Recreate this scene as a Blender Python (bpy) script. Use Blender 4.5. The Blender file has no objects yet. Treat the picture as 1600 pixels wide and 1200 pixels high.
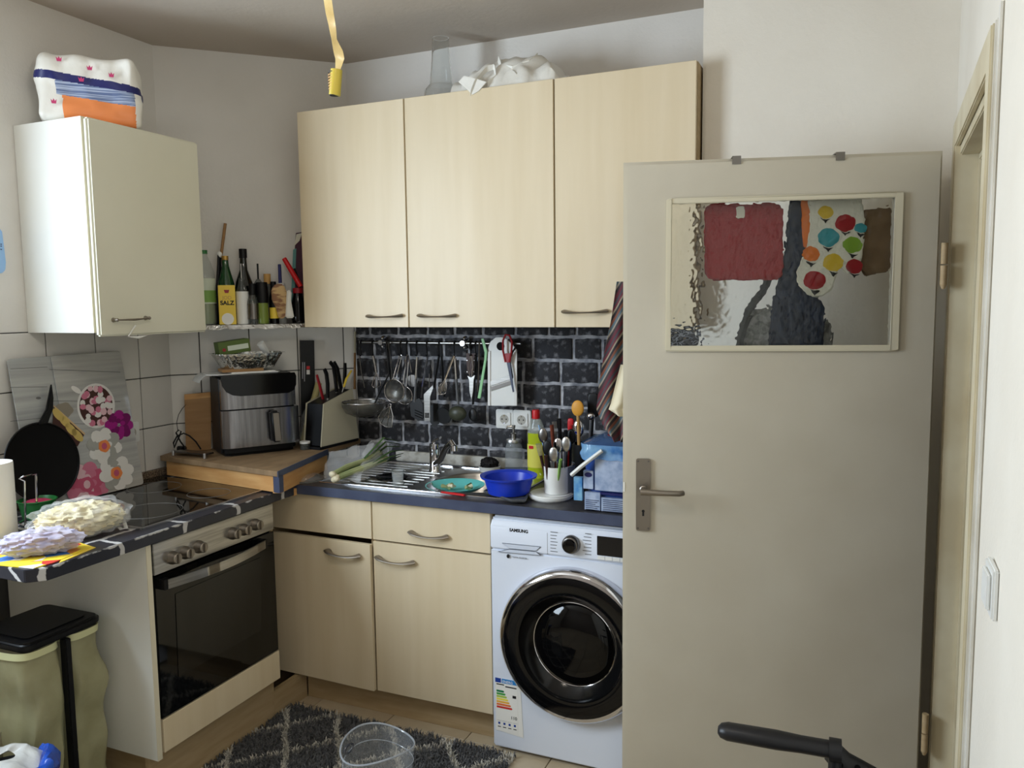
import bpy, bmesh, math, random
from mathutils import Vector as V, Matrix, noise
random.seed(7)
SC = bpy.context.scene
COL = SC.collection
PI = math.pi

# ------------------------------------------------------------------ camera
F_PX = 1246.2
CAM = V((1.758, -3.0145, 1.572))
YAW, PITCH, ROLL = -.4087, -.0985, -.0118
FWD = V((math.sin(YAW)*math.cos(PITCH), math.cos(YAW)*math.cos(PITCH), math.sin(PITCH)))
RGT = FWD.cross(V((0, 0, 1))).normalized()
UP = RGT.cross(FWD)
_c, _s = math.cos(ROLL), math.sin(ROLL)
RGT, UP = RGT*_c+UP*_s, UP*_c-RGT*_s
cd = bpy.data.cameras.new('camera'); co = bpy.data.objects.new('camera', cd); COL.objects.link(co)
cd.sensor_fit = 'HORIZONTAL'; cd.sensor_width = 36; cd.lens = F_PX/1600*36; cd.clip_start = .02
co.matrix_world = Matrix(((RGT.x, UP.x, -FWD.x, CAM.x), (RGT.y, UP.y, -FWD.y, CAM.y), (RGT.z, UP.z, -FWD.z, CAM.z), (0, 0, 0, 1)))
SC.camera = co

# ------------------------------------------------------------------ light
SC.view_settings.view_transform = 'Standard'
SC.view_settings.look = 'None'
SC.view_settings.gamma = 1
SC.view_settings.exposure = 0.12
w = bpy.data.worlds.new('sky'); SC.world = w; w.use_nodes = True
w.node_tree.nodes['Background'].inputs[0].default_value = (.62, .78, 1, 1)
w.node_tree.nodes['Background'].inputs[1].default_value = 1.0
WINY0, WINY1, WINZ0, WINZ1, YF = -2.72, -1.74, 1.22, 2.36, -3.75
ld = bpy.data.lights.new('window_daylight', 'AREA'); lo = bpy.data.objects.new('window_daylight', ld); COL.objects.link(lo)
ld.shape = 'RECTANGLE'; ld.size = WINY1-WINY0-.08; ld.size_y = WINZ1-WINZ0-.08
ld.energy = 66; ld.color = (.74, .87, 1)
LAMP_W = 8
lo.location = (-.868-.03, (WINY0+WINY1)/2, (WINZ0+WINZ1)/2); lo.rotation_euler = (PI/2, 0, -PI/2)

# ------------------------------------------------------------------ helpers
def ray(px, py): return FWD*F_PX+RGT*(px-800)-UP*(py-600)
def P(px, py, x=None, y=None, z=None):
    d = ray(px, py)
    i, v = (0, x) if x is not None else (1, y) if y is not None else (2, z)
    return CAM+d*((v-CAM[i])/d[i])
def PL(px, py, p0, n):
    d = ray(px, py); p0 = V(p0); n = V(n)
    return CAM+d*((p0-CAM).dot(n)/d.dot(n))
BA, BB = V((-.868, -.539, 0)), V((-.317, 0, 0))
BD = (BB-BA).normalized(); BN = V((BD.y, -BD.x, 0)); BLEN = (BB-BA).length
def PB(px, py, off=0): return PL(px, py, BA+BN*off, BN)

def lin(c):
    c = [v/255 for v in c[:3]]
    return tuple(v/12.92 if v <= .04045 else ((v+.055)/1.055)**2.4 for v in c)+(1,)

MATS = {}
def mat(name, col, rough=.5, metal=0, col2=None, vs=6, st=(1, 1, 1), fac=(.35, .65), bump=0, bs=60, bst=(1, 1, 1), trans=0, alpha=1,
        ior=1.45, coat=0, sheen=0, emit=0, sub=0, aniso=0, spec=.5, rnd=0):
    m = bpy.data.materials.new(name); m.use_nodes = True; MATS[name] = m
    nt = m.node_tree; N = nt.nodes; L = nt.links; b = N['Principled BSDF']
    b.inputs['Base Color'].default_value = lin(col); b.inputs['Roughness'].default_value = rough
    b.inputs['Metallic'].default_value = metal; b.inputs['IOR'].default_value = ior
    b.inputs['Transmission Weight'].default_value = trans; b.inputs['Alpha'].default_value = alpha
    b.inputs['Coat Weight'].default_value = coat; b.inputs['Sheen Weight'].default_value = sheen
    b.inputs['Specular IOR Level'].default_value = spec
    if emit: b.inputs['Emission Color'].default_value = lin(col); b.inputs['Emission Strength'].default_value = emit
    tc = N.new('ShaderNodeTexCoord')
    def nz(scale, stt, detail=4):
        mp = N.new('ShaderNodeMapping'); mp.inputs['Scale'].default_value = stt
        L.new(tc.outputs['Object'], mp.inputs[0])
        n = N.new('ShaderNodeTexNoise'); n.inputs['Scale'].default_value = scale; n.inputs['Detail'].default_value = detail
        L.new(mp.outputs[0], n.inputs['Vector']); return n
    if col2 is not None:
        n = nz(vs, st); r = N.new('ShaderNodeMapRange'); r.inputs[1].default_value, r.inputs[2].default_value = fac
        L.new(n.outputs[0], r.inputs[0])
        mx = N.new('ShaderNodeMix'); mx.data_type = 'RGBA'; mx.inputs[6].default_value = lin(col); mx.inputs[7].default_value = lin(col2)
        L.new(r.outputs[0], mx.inputs[0]); out = mx.outputs[2]
        if rnd:
            oi = N.new('ShaderNodeObjectInfo'); h = N.new('ShaderNodeHueSaturation')
            rr = N.new('ShaderNodeMapRange'); rr.inputs[3].default_value = 1-rnd; rr.inputs[4].default_value = 1+rnd
            L.new(oi.outputs['Random'], rr.inputs[0]); L.new(rr.outputs[0], h.inputs['Value']); L.new(out, h.inputs['Color']); out = h.outputs[0]
        L.new(out, b.inputs['Base Color'])
    if bump:
        n = nz(bs, bst, 3); bp = N.new('ShaderNodeBump'); bp.inputs['Strength'].default_value = min(bump, 1); bp.inputs['Distance'].default_value = .004 if bump <= 1 else .004*bump
        L.new(n.outputs[0], bp.inputs['Height']); L.new(bp.outputs[0], b.inputs['Normal'])
    return m

class MB:
    def __init__(s, xf=None): s.v = []; s.f = []; s.mi = []; s.xf = xf
    def add(s, vs, fs, mi=0):
        o = len(s.v)
        s.v += [(s.xf @ V(p)) if s.xf is not None else V(p) for p in vs]
        for f in fs: s.f.append([o+i for i in f]); s.mi.append(mi)
        return s
    def box(s, x0, x1, y0, y1, z0, z1, mi=0):
        vs = [(x, y, z) for z in (z0, z1) for y in (y0, y1) for x in (x0, x1)]
        return s.add(vs, [(0, 2, 3, 1), (4, 5, 7, 6), (0, 1, 5, 4), (2, 6, 7, 3), (0, 4, 6, 2), (1, 3, 7, 5)], mi)
    def lathe(s, prof, c=(0, 0, 0), ax=(0, 0, 1), n=24, mi=0, cap=(True, True), sx=1, sy=1):
        ax = V(ax).normalized(); t = V((1, 0, 0)) if abs(ax.x) < .9 else V((0, 1, 0))
        a = (t-ax*t.dot(ax)).normalized(); b = ax.cross(a); c = V(c); vs = []; fs = []
        for r, z in prof:
            for i in range(n):
                th = 2*PI*i/n; vs.append(c+ax*z+a*(r*math.cos(th)*sx)+b*(r*math.sin(th)*sy))
        for k in range(len(prof)-1):
            for i in range(n):
                j = (i+1) % n; fs.append((k*n+i, k*n+j, (k+1)*n+j, (k+1)*n+i))
        if cap[0]: fs.append(tuple(range(n))[::-1])
        if cap[1]: fs.append(tuple((len(prof)-1)*n+i for i in range(n)))
        return s.add(vs, fs, mi)
    def cyl(s, p0, p1, r, n=16, mi=0, r2=None):
        p0 = V(p0); p1 = V(p1); return s.lathe([(r, 0), (r if r2 is None else r2, (p1-p0).length)], p0, p1-p0, n, mi)
    def tube(s, pts, r, n=8, mi=0, closed=False, flat=1):
        pts = [V(p) for p in pts]; k = len(pts); vs = []; fs = []; up = None
        for i, p in enumerate(pts):
            q0 = pts[(i-1) % k] if (closed or i > 0) else p; q1 = pts[(i+1) % k] if (closed or i < k-1) else p
            t = (q1-q0).normalized()
            if up is None: up = (V((0, 0, 1)) if abs(t.z) < .9 else V((1, 0, 0)))
            a = t.cross(up); a = a.normalized() if a.length > 1e-6 else V((1, 0, 0)); b = a.cross(t); up = b
            rr = r[i] if isinstance(r, (list, tuple)) else r
            for j in range(n):
                th = 2*PI*j/n; vs.append(p+a*(rr*math.cos(th))+b*(rr*flat*math.sin(th)))
        m = k if closed else k-1
        for i in range(m):
            i2 = (i+1) % k
            for j in range(n): j2 = (j+1) % n; fs.append((i*n+j, i*n+j2, i2*n+j2, i2*n+j))
        if not closed: fs += [tuple(range(n))[::-1], tuple((k-1)*n+j for j in range(n))]
        return s.add(vs, fs, mi)
    def poly(s, pts, ext, mi=0):
        pts = [V(p) for p in pts]; e = V(ext); n = len(pts)
        return s.add(pts+[p+e for p in pts], [tuple(range(n))[::-1], tuple(range(n, 2*n))]+[(i, (i+1) % n, n+(i+1) % n, n+i) for i in range(n)], mi)
    def grid(s, fn, nu, nv, mi=0, cu=False):
        vs = [fn(i/nu, j/nv) for j in range(nv+1) for i in range(nu+1)]; fs = []; ms = []
        w_ = nu+1
        for j in range(nv):
            for i in range(nu): fs.append((j*w_+i, j*w_+i+1, (j+1)*w_+i+1, (j+1)*w_+i))
        o = len(s.f); s.add(vs, fs, 0)
        for k in range(len(fs)):
            s.mi[o+k] = mi(((k % nu)+.5)/nu, ((k//nu)+.5)/nv) if callable(mi) else mi
        return s
    def blob(s, c, rad, n=16, nz=0, sc=3, seed=0, mi=0, sq=1, rot=None):
        c = V(c); vs = []; fs = []; m = n
        sg = lambda v: math.copysign(abs(v)**sq, v)
        for j in range(m+1):
            ph = PI*j/m-PI/2
            for i in range(2*n):
                th = PI*i/n
                d = V((sg(math.cos(ph))*sg(math.cos(th)), sg(math.cos(ph))*sg(math.sin(th)), sg(math.sin(ph))))
                k = 1+nz*noise.noise(d*sc+V((seed, seed*2.3, 0)))
                q = V((d.x*rad[0], d.y*rad[1], d.z*rad[2]))*k
                vs.append(c+(rot @ q if rot else q))
        w_ = 2*n
        for j in range(m):
            for i in range(w_): fs.append((j*w_+i, j*w_+(i+1) % w_, (j+1)*w_+(i+1) % w_, (j+1)*w_+i))
        return s.add(vs, fs, mi)
    def ring(s, c, ax, R, r, n=32, m=8, mi=0, sx=1, sy=1):
        ax = V(ax).normalized(); t = V((1, 0, 0)) if abs(ax.x) < .9 else V((0, 1, 0))
        a = (t-ax*t.dot(ax)).normalized(); b = ax.cross(a)
        return s.tube([V(c)+a*(R*sx*math.cos(2*PI*i/n))+b*(R*sy*math.sin(2*PI*i/n)) for i in range(n)], r, m, mi, True)

def mesh_of(mb, name, mats, bevel=0, seg=2, smooth=40, solid=0, org=V((0, 0, 0)), weld=True):
    me = bpy.data.meshes.new(name); bm = bmesh.new()
    vv = [bm.verts.new(p-org) for p in mb.v]
    for f, mi in zip(mb.f, mb.mi):
        try: fc = bm.faces.new([vv[i] for i in f]); fc.material_index = mi
        except ValueError: pass
    if weld: bmesh.ops.remove_doubles(bm, verts=bm.verts, dist=1e-5)
    bmesh.ops.recalc_face_normals(bm, faces=bm.faces)
    if solid: bmesh.ops.solidify(bm, geom=list(bm.faces), thickness=solid)
    if bevel:
        ed = [e for e in bm.edges if len(e.link_faces) == 2 and e.calc_face_angle(0) > .6]
        bmesh.ops.bevel(bm, geom=ed, offset=bevel, segments=seg, affect='EDGES', clamp_overlap=True)
    bm.to_mesh(me); bm.free()
    for m in (mats if isinstance(mats, (list, tuple)) else [mats]): me.materials.append(MATS[m] if isinstance(m, str) else m)
    if smooth:
        me.shade_smooth(); me.set_sharp_from_angle(angle=math.radians(smooth))
    return me

def tag(o, label=None, cat=None, group=None, kind=None):
    for k, v in (('label', label), ('category', cat), ('group', group), ('kind', kind)):
        if v: o[k] = v
    return o
def thing(name, label, cat, loc, group=None):
    o = bpy.data.objects.new(name, None); COL.objects.link(o); o.location = loc; o.empty_display_size = .05
    return tag(o, label, cat, group)
ORG = {}
def worg(o):
    v = V((0, 0, 0))
    while o: v = v+o.location; o = o.parent
    return v
def part(name, mb, mats, parent, label=None, kind=None, **kw):
    org = worg(parent)
    o = bpy.data.objects.new(name, mesh_of(mb, name, mats, org=org, **kw)); COL.objects.link(o); o.parent = parent
    return tag(o, label, None, None, kind)
def solo(name, mb, mats, label, cat, group=None, kind=None, **kw):
    xs = [p.x for p in mb.v]; ys = [p.y for p in mb.v]; zs = [p.z for p in mb.v]
    org = V(((min(xs)+max(xs))/2, (min(ys)+max(ys))/2, min(zs)))
    o = bpy.data.objects.new(name, mesh_of(mb, name, mats, org=org, **kw)); COL.objects.link(o); o.location = org
    return tag(o, label, cat, group, kind)
def struct(name, mb, mats, **kw):
    kw.setdefault('smooth', 0)
    o = bpy.data.objects.new(name, mesh_of(mb, name, mats, **kw)); COL.objects.link(o); o['kind'] = 'structure'; return o
def inst(name, me, parent, loc, rotz=0):
    o = bpy.data.objects.new(name, me); COL.objects.link(o); o.parent = parent; o.location = V(loc)-worg(parent); o.rotation_euler = (0, 0, rotz); return o
def basis(o, x, y):
    x = V(x).normalized(); y = V(y); y = (y-x*y.dot(x)).normalized(); z = x.cross(y); o = V(o)
    return Matrix(((x.x, y.x, z.x, o.x), (x.y, y.y, z.y, o.y), (x.z, y.z, z.z, o.z), (0, 0, 0, 1)))
def circ(r, n=24, rx=None, c=(0, 0), a0=0): return [(c[0]+(rx or r)*math.cos(a0+2*PI*i/n), c[1]+r*math.sin(a0+2*PI*i/n), 0) for i in range(n)]
def rrect(x0, x1, y0, y1, r, n=5):
    out = []
    for cx, cy, a in ((x1-r, y1-r, 0), (x0+r, y1-r, PI/2), (x0+r, y0+r, PI), (x1-r, y0+r, 1.5*PI)):
        out += [(cx+r*math.cos(a+PI/2*i/n), cy+r*math.sin(a+PI/2*i/n), 0) for i in range(n+1)]
    return out
def lettering(text, xf, size, m, parent, depth=.0004, name='lettering', align='LEFT', bold=0):
    cu = bpy.data.curves.new('t', 'FONT'); cu.body = text; cu.size = size; cu.extrude = depth; cu.align_x = align; cu.offset = bold
    t = bpy.data.objects.new('t', cu); COL.objects.link(t)
    dg = bpy.context.evaluated_depsgraph_get(); me = bpy.data.meshes.new_from_object(t.evaluated_get(dg))
    bpy.data.objects.remove(t); bpy.data.curves.remove(cu)
    me.transform(Matrix.Translation(-worg(parent)) @ xf); me.materials.clear(); me.materials.append(MATS[m]); me.name = name
    o = bpy.data.objects.new(name, me); COL.objects.link(o); o.parent = parent
    return o

# ------------------------------------------------------------------ materials
mat('wall_paint', (226, 222, 216), .85, col2=(219, 215, 208), vs=3, bump=.25, bs=90)
mat('low_bounce_tone', (150, 138, 126), .9, col2=(140, 128, 116), vs=2)  # darker tone given to the unseen front wall to cut bounced fill light
mat('pier_paint', (236, 230, 218), .85, col2=(230, 223, 210), vs=3, bump=.25, bs=70)
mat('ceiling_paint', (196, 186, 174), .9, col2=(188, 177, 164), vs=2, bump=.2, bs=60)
mat('tile_white', (225, 221, 214), .25, col2=(214, 210, 203), vs=3, rnd=.04)
mat('grout_dark', (70, 68, 66), .9)
mat('floor_tile', (196, 180, 152), .4, col2=(180, 162, 134), vs=5, rnd=.06)
mat('floor_grout', (60, 52, 44), .9)
mat('maple', (226, 210, 180), .42, col2=(216, 198, 164), vs=1.6, st=(9, 9, .7), fac=(.3, .75), bump=.03, bs=8, bst=(60, 60, 1))
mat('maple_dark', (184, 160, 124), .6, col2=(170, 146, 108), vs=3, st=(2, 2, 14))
mat('carcass_dark', (70, 52, 38), .8)
mat('white_lam', (236, 236, 230), .3, col2=(228, 228, 220), vs=2)
mat('white_edge', (222, 214, 190), .5)
mat('cream_door', (206, 199, 182), .45, col2=(198, 190, 172), vs=3, bump=.08, bs=25)
mat('frame_paint', (218, 208, 180), .45, col2=(202, 188, 156), vs=5, bump=.1, bs=20)
mat('frame_white', (226, 222, 212), .5, col2=(210, 204, 190), vs=6)
mat('steel', (190, 188, 184), .28, 1, col2=(160, 158, 154), vs=5, st=(1, 1, 20))
mat('steel_dark', (120, 116, 112), .3, 1)
mat('nickel', (150, 142, 132), .42, 1)
mat('chrome', (215, 215, 220), .08, 1)
mat('alu', (200, 200, 200), .35, 1)
mat('foil', (215, 215, 212), .18, 1, bump=1, bs=70)
mat('black_plastic', (13, 13, 15), .42, spec=.3)
mat('black_gloss', (6, 6, 8), .08, spec=.4)
mat('black_matte', (12, 12, 13), .75, spec=.2)
mat('glass_black', (8, 9, 9), .04, spec=.6)
mat('glass_smoke', (26, 26, 24), .05, spec=.6)
mat('glass', (255, 255, 255), .0, trans=1, ior=1.3)
mat('glass_thin', (235, 240, 240), .02, alpha=.16, spec=.8)
mat('white_plastic', (232, 232, 228), .35)
mat('wm_white', (222, 228, 240), .28)
mat('navy_lam', (74, 82, 104), .38, col2=(64, 70, 92), vs=10)
mat('counter_dark', (52, 52, 56), .32, col2=(66, 64, 64), vs=30)
mat('wood_board', (168, 128, 82), .55, col2=(142, 104, 62), vs=3, st=(1, 1, 10), fac=(.3, .7))
mat('wood_pine', (212, 166, 108), .55, col2=(190, 138, 80), vs=3, st=(2, 2, 12), fac=(.3, .7))
mat('wood_top', (150, 124, 92), .6, col2=(120, 96, 68), vs=8, st=(3, 1, 1), fac=(.3, .7))
mat('wood_spoon', (196, 152, 88), .6)
mat('granite', (140, 122, 102), .4, col2=(60, 50, 44), vs=160, fac=(.4, .6))
mat('red', (200, 22, 28), .4)
mat('red_fabric', (150, 30, 34), .9, sheen=.3, bump=.4, bs=120)
mat('dark_red', (150, 24, 34), .4)
mat('orange', (236, 140, 78), .4)
mat('yellow', (236, 204, 70), .45)
mat('green', (36, 110, 52), .4)
mat('light_green', (136, 178, 84), .5)
mat('mint', (150, 206, 150), .45)
mat('navy', (30, 34, 96), .4)
mat('blue', (26, 58, 190), .35)
mat('turquoise', (110, 208, 204), .4)
mat('pale_blue', (150, 190, 232), .4)
mat('white_paper', (238, 236, 230), .8)
mat('print_black', (20, 20, 22), .6)
mat('grey_plastic', (110, 112, 116), .45)
mat('screen', (14, 14, 18), .1)
mat('film', (240, 244, 248), .10, alpha=.17, spec=.9, col2=(255, 255, 255), bump=.6, bs=40)
mat('film_milky', (238, 238, 234), .25, alpha=.72, col2=(224, 224, 220), bump=.8, bs=45)
mat('bag_white', (238, 236, 228), .32, col2=(226, 222, 212), vs=8, bump=.5, bs=30)
# ================================================================== structure
H = 2.6256; XA = -.868
def EX(y): return 2.006+(y+.43)*.0316           # the right wall runs slightly out of square
fl = struct('floor', MB().box(-1.2, 3.3, -4.0, .3, -.06, -.004), 'floor_grout')
tile_me = mesh_of(MB().box(0, .331, 0, .331, -.03, 0), 'floor_tile', 'floor_tile', bevel=.0012, seg=1, smooth=0)
for i in range(12):
    for j in range(12):
        inst('floor_tile', tile_me, fl, (-1.18+.334*i, -4.23+.334*(j+1)-.0, 0))
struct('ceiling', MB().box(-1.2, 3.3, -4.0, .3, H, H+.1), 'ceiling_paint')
wa = struct('wall_left', MB().box(XA-.14, XA, -4.0, WINY0, 0, H).box(XA-.14, XA, WINY1, BA.y, 0, H).box(XA-.14, XA, WINY0, WINY1, 0, WINZ0).box(XA-.14, XA, WINY0, WINY1, WINZ1, H), 'wall_paint')
wb = struct('wall_corner', MB().poly([BA-BD*.08, BB+BD*.08, BB+BD*.08-BN*.1, BA-BD*.08-BN*.1], (0, 0, H)), 'wall_paint')
wc = struct('wall_back', MB().box(BB.x-.05, 1.3, 0, .12, 0, H), 'wall_paint')
struct('wall_pier', MB().box(1.264, EX(-.25)+.08, -.25, .12, 0, H), 'pier_paint')
YN, YX, ZO = -1.235, -.425, 2.0      # door opening in the right wall: near side, far side, head
def eseg(y0, y1, z0, z1, t=.16, o=0):
    return [(EX(y0)+o, y0, z0), (EX(y1)+o, y1, z0), (EX(y1)+t, y1, z0), (EX(y0)+t, y0, z0)], (0, 0, z1-z0)
er = MB()
er.poly(*eseg(-4.0, YN, 0, H)); er.poly(*eseg(YX, -.2, 0, H)); er.poly(*eseg(YN, YX, ZO, H))
struct('wall_right', er, 'pier_paint')
struct('wall_hall', MB().box(3.1, 3.2, -4.0, .3, 0, H).box(EX(0)+.05, 3.2, .2, .3, 0, H).box(EX(-4)+.1, 3.2, -4.1, -4.0, 0, H), 'wall_paint')
fr = MB()
fr.box(-1.0, 2.1, YF-.2, YF, 0, H)
struct('wall_front', fr, 'low_bounce_tone')
ym = (WINY0+WINY1)/2
wn = struct('window_1', MB().box(XA-.10, XA-.05, WINY0, WINY1, WINZ0, WINZ0+.05).box(XA-.10, XA-.05, WINY0, WINY1, WINZ1-.05, WINZ1)
       .box(XA-.10, XA-.05, WINY0, WINY0+.05, WINZ0, WINZ1).box(XA-.10, XA-.05, WINY1-.05, WINY1, WINZ0, WINZ1).box(XA-.10, XA-.05, ym-.03, ym+.03, WINZ0, WINZ1), 'frame_white')
part('pane', MB().box(XA-.08, XA-.075, WINY0+.05, ym-.03, WINZ0+.05, WINZ1-.05), 'glass_thin', wn)
part('pane', MB().box(XA-.08, XA-.075, ym+.03, WINY1-.05, WINZ0+.05, WINZ1-.05), 'glass_thin', wn)
part('window_sill', MB().box(XA-.05, XA+.06, WINY0-.04, WINY1+.04, WINZ0-.025, WINZ0), 'frame_white', wn)

# ---- white wall tiles, 20 x 20 cm
rows = [(.894, 1.094), (1.094, 1.298), (1.298, 1.498)]
part('grout_bed', MB().box(XA, XA+.002, -1.69, BA.y, .5, 1.5), 'grout_dark', wa)
part('grout_bed', MB().poly([BA, BB, BB+BN*.002, BA+BN*.002], (0, 0, .6)).poly([V((0, 0, 0))]*3, (0, 0, 0)) if False else
     MB().poly([BA+V((0, 0, .9)), BB+V((0, 0, .9)), BB+BN*.002+V((0, 0, .9)), BA+BN*.002+V((0, 0, .9))], (0, 0, .6)), 'grout_dark', wb)
def tile_mesh(w_, h): return mesh_of(MB().box(0, .006, 0, w_-.004, 0, h-.004), 'tile', 'tile_white', bevel=.0012, seg=1, smooth=0)
ycuts = [BA.y, -.694, -.889, -1.088]+[-1.088-.2*k for k in range(1, 4)]
cache = {}
def tmesh(w_, h):
    k = (round(w_, 3), round(h, 3))
    if k not in cache: cache[k] = tile_mesh(*k)
    return cache[k]
for z0, z1 in [(.694, .894)]+rows:
    for a, b in zip(ycuts[:-1], ycuts[1:]):
        inst('tile', tmesh(a-b, z1-z0), wa, (XA, b+.002, z0+.002))
scuts = [0, .12, .32, .52, .72, BLEN]
ang = math.atan2(BD.y, BD.x)
for z0, z1 in rows:
    for a, b in zip(scuts[:-1], scuts[1:]):
        if b-a < .02: continue
        p = BA+BD*(b-.002)
        o = inst('tile', tmesh(b-a, z1-z0), wb, (p.x, p.y, z0+.002)); o.rotation_euler[2] = ang+PI/2-PI
        o.location = (BA+BD*(a+.002)+V((0, 0, z0+.002))); o.rotation_euler[2] = ang-PI/2
for o in list(wb.children):
    if o.name.startswith('tile'):
        pass

# ---- dark brick covering behind the sink
mat('mortar', (196, 196, 200), .9, col2=(120, 122, 130), vs=26, bump=.5, bs=60)
mat('brick_dark', (46, 46, 50), .8, col2=(128, 128, 132), vs=34, fac=(.54, .76), bump=.9, bs=55, rnd=.15)
part('mortar_panel', MB().box(-.305, 1.264, -.004, 0, .88, 1.5), 'mortar', wc)
def brick_mesh(w_, h, sd):
    rn = random.Random(sd); m = MB(); n = 6; j = lambda a: rn.uniform(-a, a)
    pts = []
    for i in range(n+1): pts.append((w_*i/n+(j(.003) if 0 < i < n else 0), 0, j(.0025)))
    for i in range(1, 3): pts.append((w_+j(.0025), 0, h*i/3))
    for i in range(n+1): pts.append((w_*(n-i)/n+(j(.003) if 0 < i < n else 0), 0, h+j(.0025)))
    for i in range(1, 3): pts.append((j(.0025), 0, h*(3-i)/3))
    m.poly(pts, (0, -.006, 0)); return mesh_of(m, 'brick', 'brick_dark', bevel=.002, seg=1, smooth=60)
bcache = {}
rb = random.Random(3); zr = .886; h = .094
for r_ in range(9):
    xx = -.305-rb.uniform(0, .06)
    while xx < 1.262:
        w_ = rb.choice([.118, .132, .146, .16, .174]); x0 = max(xx, -.303); x1 = min(xx+w_-.013, 1.262)
        if x1-x0 > .02:
            k = (round(x1-x0, 3), round(h, 3), rb.randint(0, 1))
            if k not in bcache: bcache[k] = brick_mesh(x1-x0, h-.014, len(bcache))
            inst('brick', bcache[k], wc, (x0, -.004, zr))
        xx += w_
    zr += h; h = min(.094, 1.5-zr)
    if h < .03: break

# ---- door frame in the right wall
df = struct('trim_1', MB().poly(*eseg(YX-.03, YX+.005, 0, ZO, .17, -.012)), 'frame_paint')
def fpart(n, y0, y1, z0, z1, t, o, m='frame_paint', bev=.003):
    mb = MB(); mb.poly(*eseg(y0, y1, z0, z1, t, o)); part(n, mb, m, df, bevel=bev, smooth=0)
fpart('far_casing', YX-.006, YX+.075, 0, ZO+.07, 0, -.014)
fpart('head_casing', YN-.0, YX-.006, ZO-.005, ZO+.07, 0, -.014)
fpart('near_casing', YN-.055, YN+.008, 0, ZO+.07, 0, -.014)
fpart('casing_step', YN-.068, YN-.055, 0, ZO+.075, 0, -.008, 'frame_white')
fpart('plaster_bead', YN-.12, YN-.085, 0, ZO+.09, 0, -.006, 'frame_white')
fpart('door_stop', YX-.05, YX-.03, 0, ZO-.03, .075, .045)
fpart('head_lining', YN, YX, ZO-.03, ZO-.002, .17, 0)
fpart('head_stop', YN, YX-.03, ZO-.05, ZO-.03, .075, .045)
fpart('near_lining', YN-.0, YN+.012, 0, ZO, .17, 0)

# ================================================================== door leaf
DL, DR = V((1.119, -.704, 0)), V((1.968, -.4765, 0))
DU = (DR-DL).normalized(); DN = V((DU.y, -DU.x, 0))      # DN points to the camera side
def PD(px, py, off=0): return PL(px, py, DL+DN*off, DN)
DW = (DR-DL).length
dm = basis(DL, DU, (0, 0, 1))      # local x along leaf, y up, z = out of the face (DN)
door = thing('room_door', 'cream painted door leaf standing open with a textured glass pane', 'door', DL+DU*DW)
def dl(p): q = p-DL; return q.dot(DU), q.z
gx0, gz1 = dl(PD(1047, 317)); gx1, gz0 = dl(PD(1393, 541))
LW = .012
def frame_mb(x0, x1, z0, z1, a, b, c, d, d0, d1):     # plate with a hole a..b, c..d
    m = MB(dm)
    m.box(x0, a, z0, z1, d0, d1); m.box(b, x1, z0, z1, d0, d1); m.box(a, b, z0, c, d0, d1); m.box(a, b, d, z1, d0, d1); return m
part('leaf', frame_mb(LW, DW-LW, .01, 1.985-LW, gx0, gx1, gz0, gz1, -.024, 0), 'cream_door', door, smooth=0)
part('leaf_rebate', frame_mb(0, DW, .005, 1.985, gx0, gx1, gz0, gz1, -.04, -.024), 'cream_door', door, smooth=0)
ox0, oz1 = dl(PD(1041, 312)); ox1, oz0 = dl(PD(1403, 547))
mat('bead_paint', (214, 206, 182), .4)
part('glazing_bead', frame_mb(ox0, ox1, oz0, oz1, gx0+.004, gx1-.004, gz0+.004, gz1-.004, 0, .008), 'bead_paint', door, bevel=.002, smooth=0)
m = mat('glass_cathedral', (250, 252, 250), .03, trans=1, ior=1.33)
nt = m.node_tree; b = nt.nodes['Principled BSDF']; tc = nt.nodes.new('ShaderNodeTexCoord'); vo = nt.nodes.new('ShaderNodeTexVoronoi'); vo.feature = 'SMOOTH_F1'
vo.inputs['Scale'].default_value = 62; bp = nt.nodes.new('ShaderNodeBump'); bp.inputs['Strength'].default_value = 1; bp.inputs['Distance'].default_value = .006
nt.links.new(tc.outputs['Object'], vo.inputs['Vector']); nt.links.new(vo.outputs[0], bp.inputs['Height']); bp.inputs['Strength'].default_value = .4; bp.inputs['Distance'].default_value = .002; nt.links.new(bp.outputs[0], b.inputs['Normal'])
gp = MB(dm); NX, NY = 230, 140
def hammered(u, v):
    x, y = gx0-.003+(gx1-gx0+.006)*u, gz0-.003+(gz1-gz0+.006)*v
    d = noise.voronoi(V((x*62+.9*noise.noise(V((x*30, y*30, 0))), y*76, 0)))[0]
    return (x, y, -.016+.0026*min(1, d[0]*d[0]*1.6))
gp.grid(hammered, NX, NY); gp.grid(lambda u, v: (gx0-.003+(gx1-gx0+.006)*u, gz0-.003+(gz1-gz0+.006)*v, -.02), 1, 1)
part('glass_pane', gp, 'glass_cathedral', door, label='hammered textured glass pane', smooth=180)
hx0, hz1 = dl(PD(994, 716)); hx1, hz0 = dl(PD(1016, 829))
pm = MB(dm); pm.poly([(x, y, .0) for x, y, _ in rrect(hx0, hx1, hz0, hz1, .006)], (0, 0, .007))
hp = part('handle_plate', pm, 'nickel', door, bevel=.0015)
_, lz = dl(PD(1005, 763)); lx = (hx0+hx1)/2; lx1, _ = dl(PD(1066, 765))
lm = MB(dm); lm.lathe([(.012, 0), (.012, .012), (.009, .014), (.009, .045)], (lx, lz, .007), (0, 0, 1), 20)
lm.tube([(lx-.008, lz, .05), (lx+.01, lz, .052), (lx+.05, lz-.001, .054), (lx1-.012, lz-.002, .052), (lx1, lz-.002, .044)], [.0095, .0095, .0085, .0085, .008], 14)
part('lever', lm, 'nickel', hp)
km = MB(dm); kz = hz0+(hz1-hz0)*.25
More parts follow.
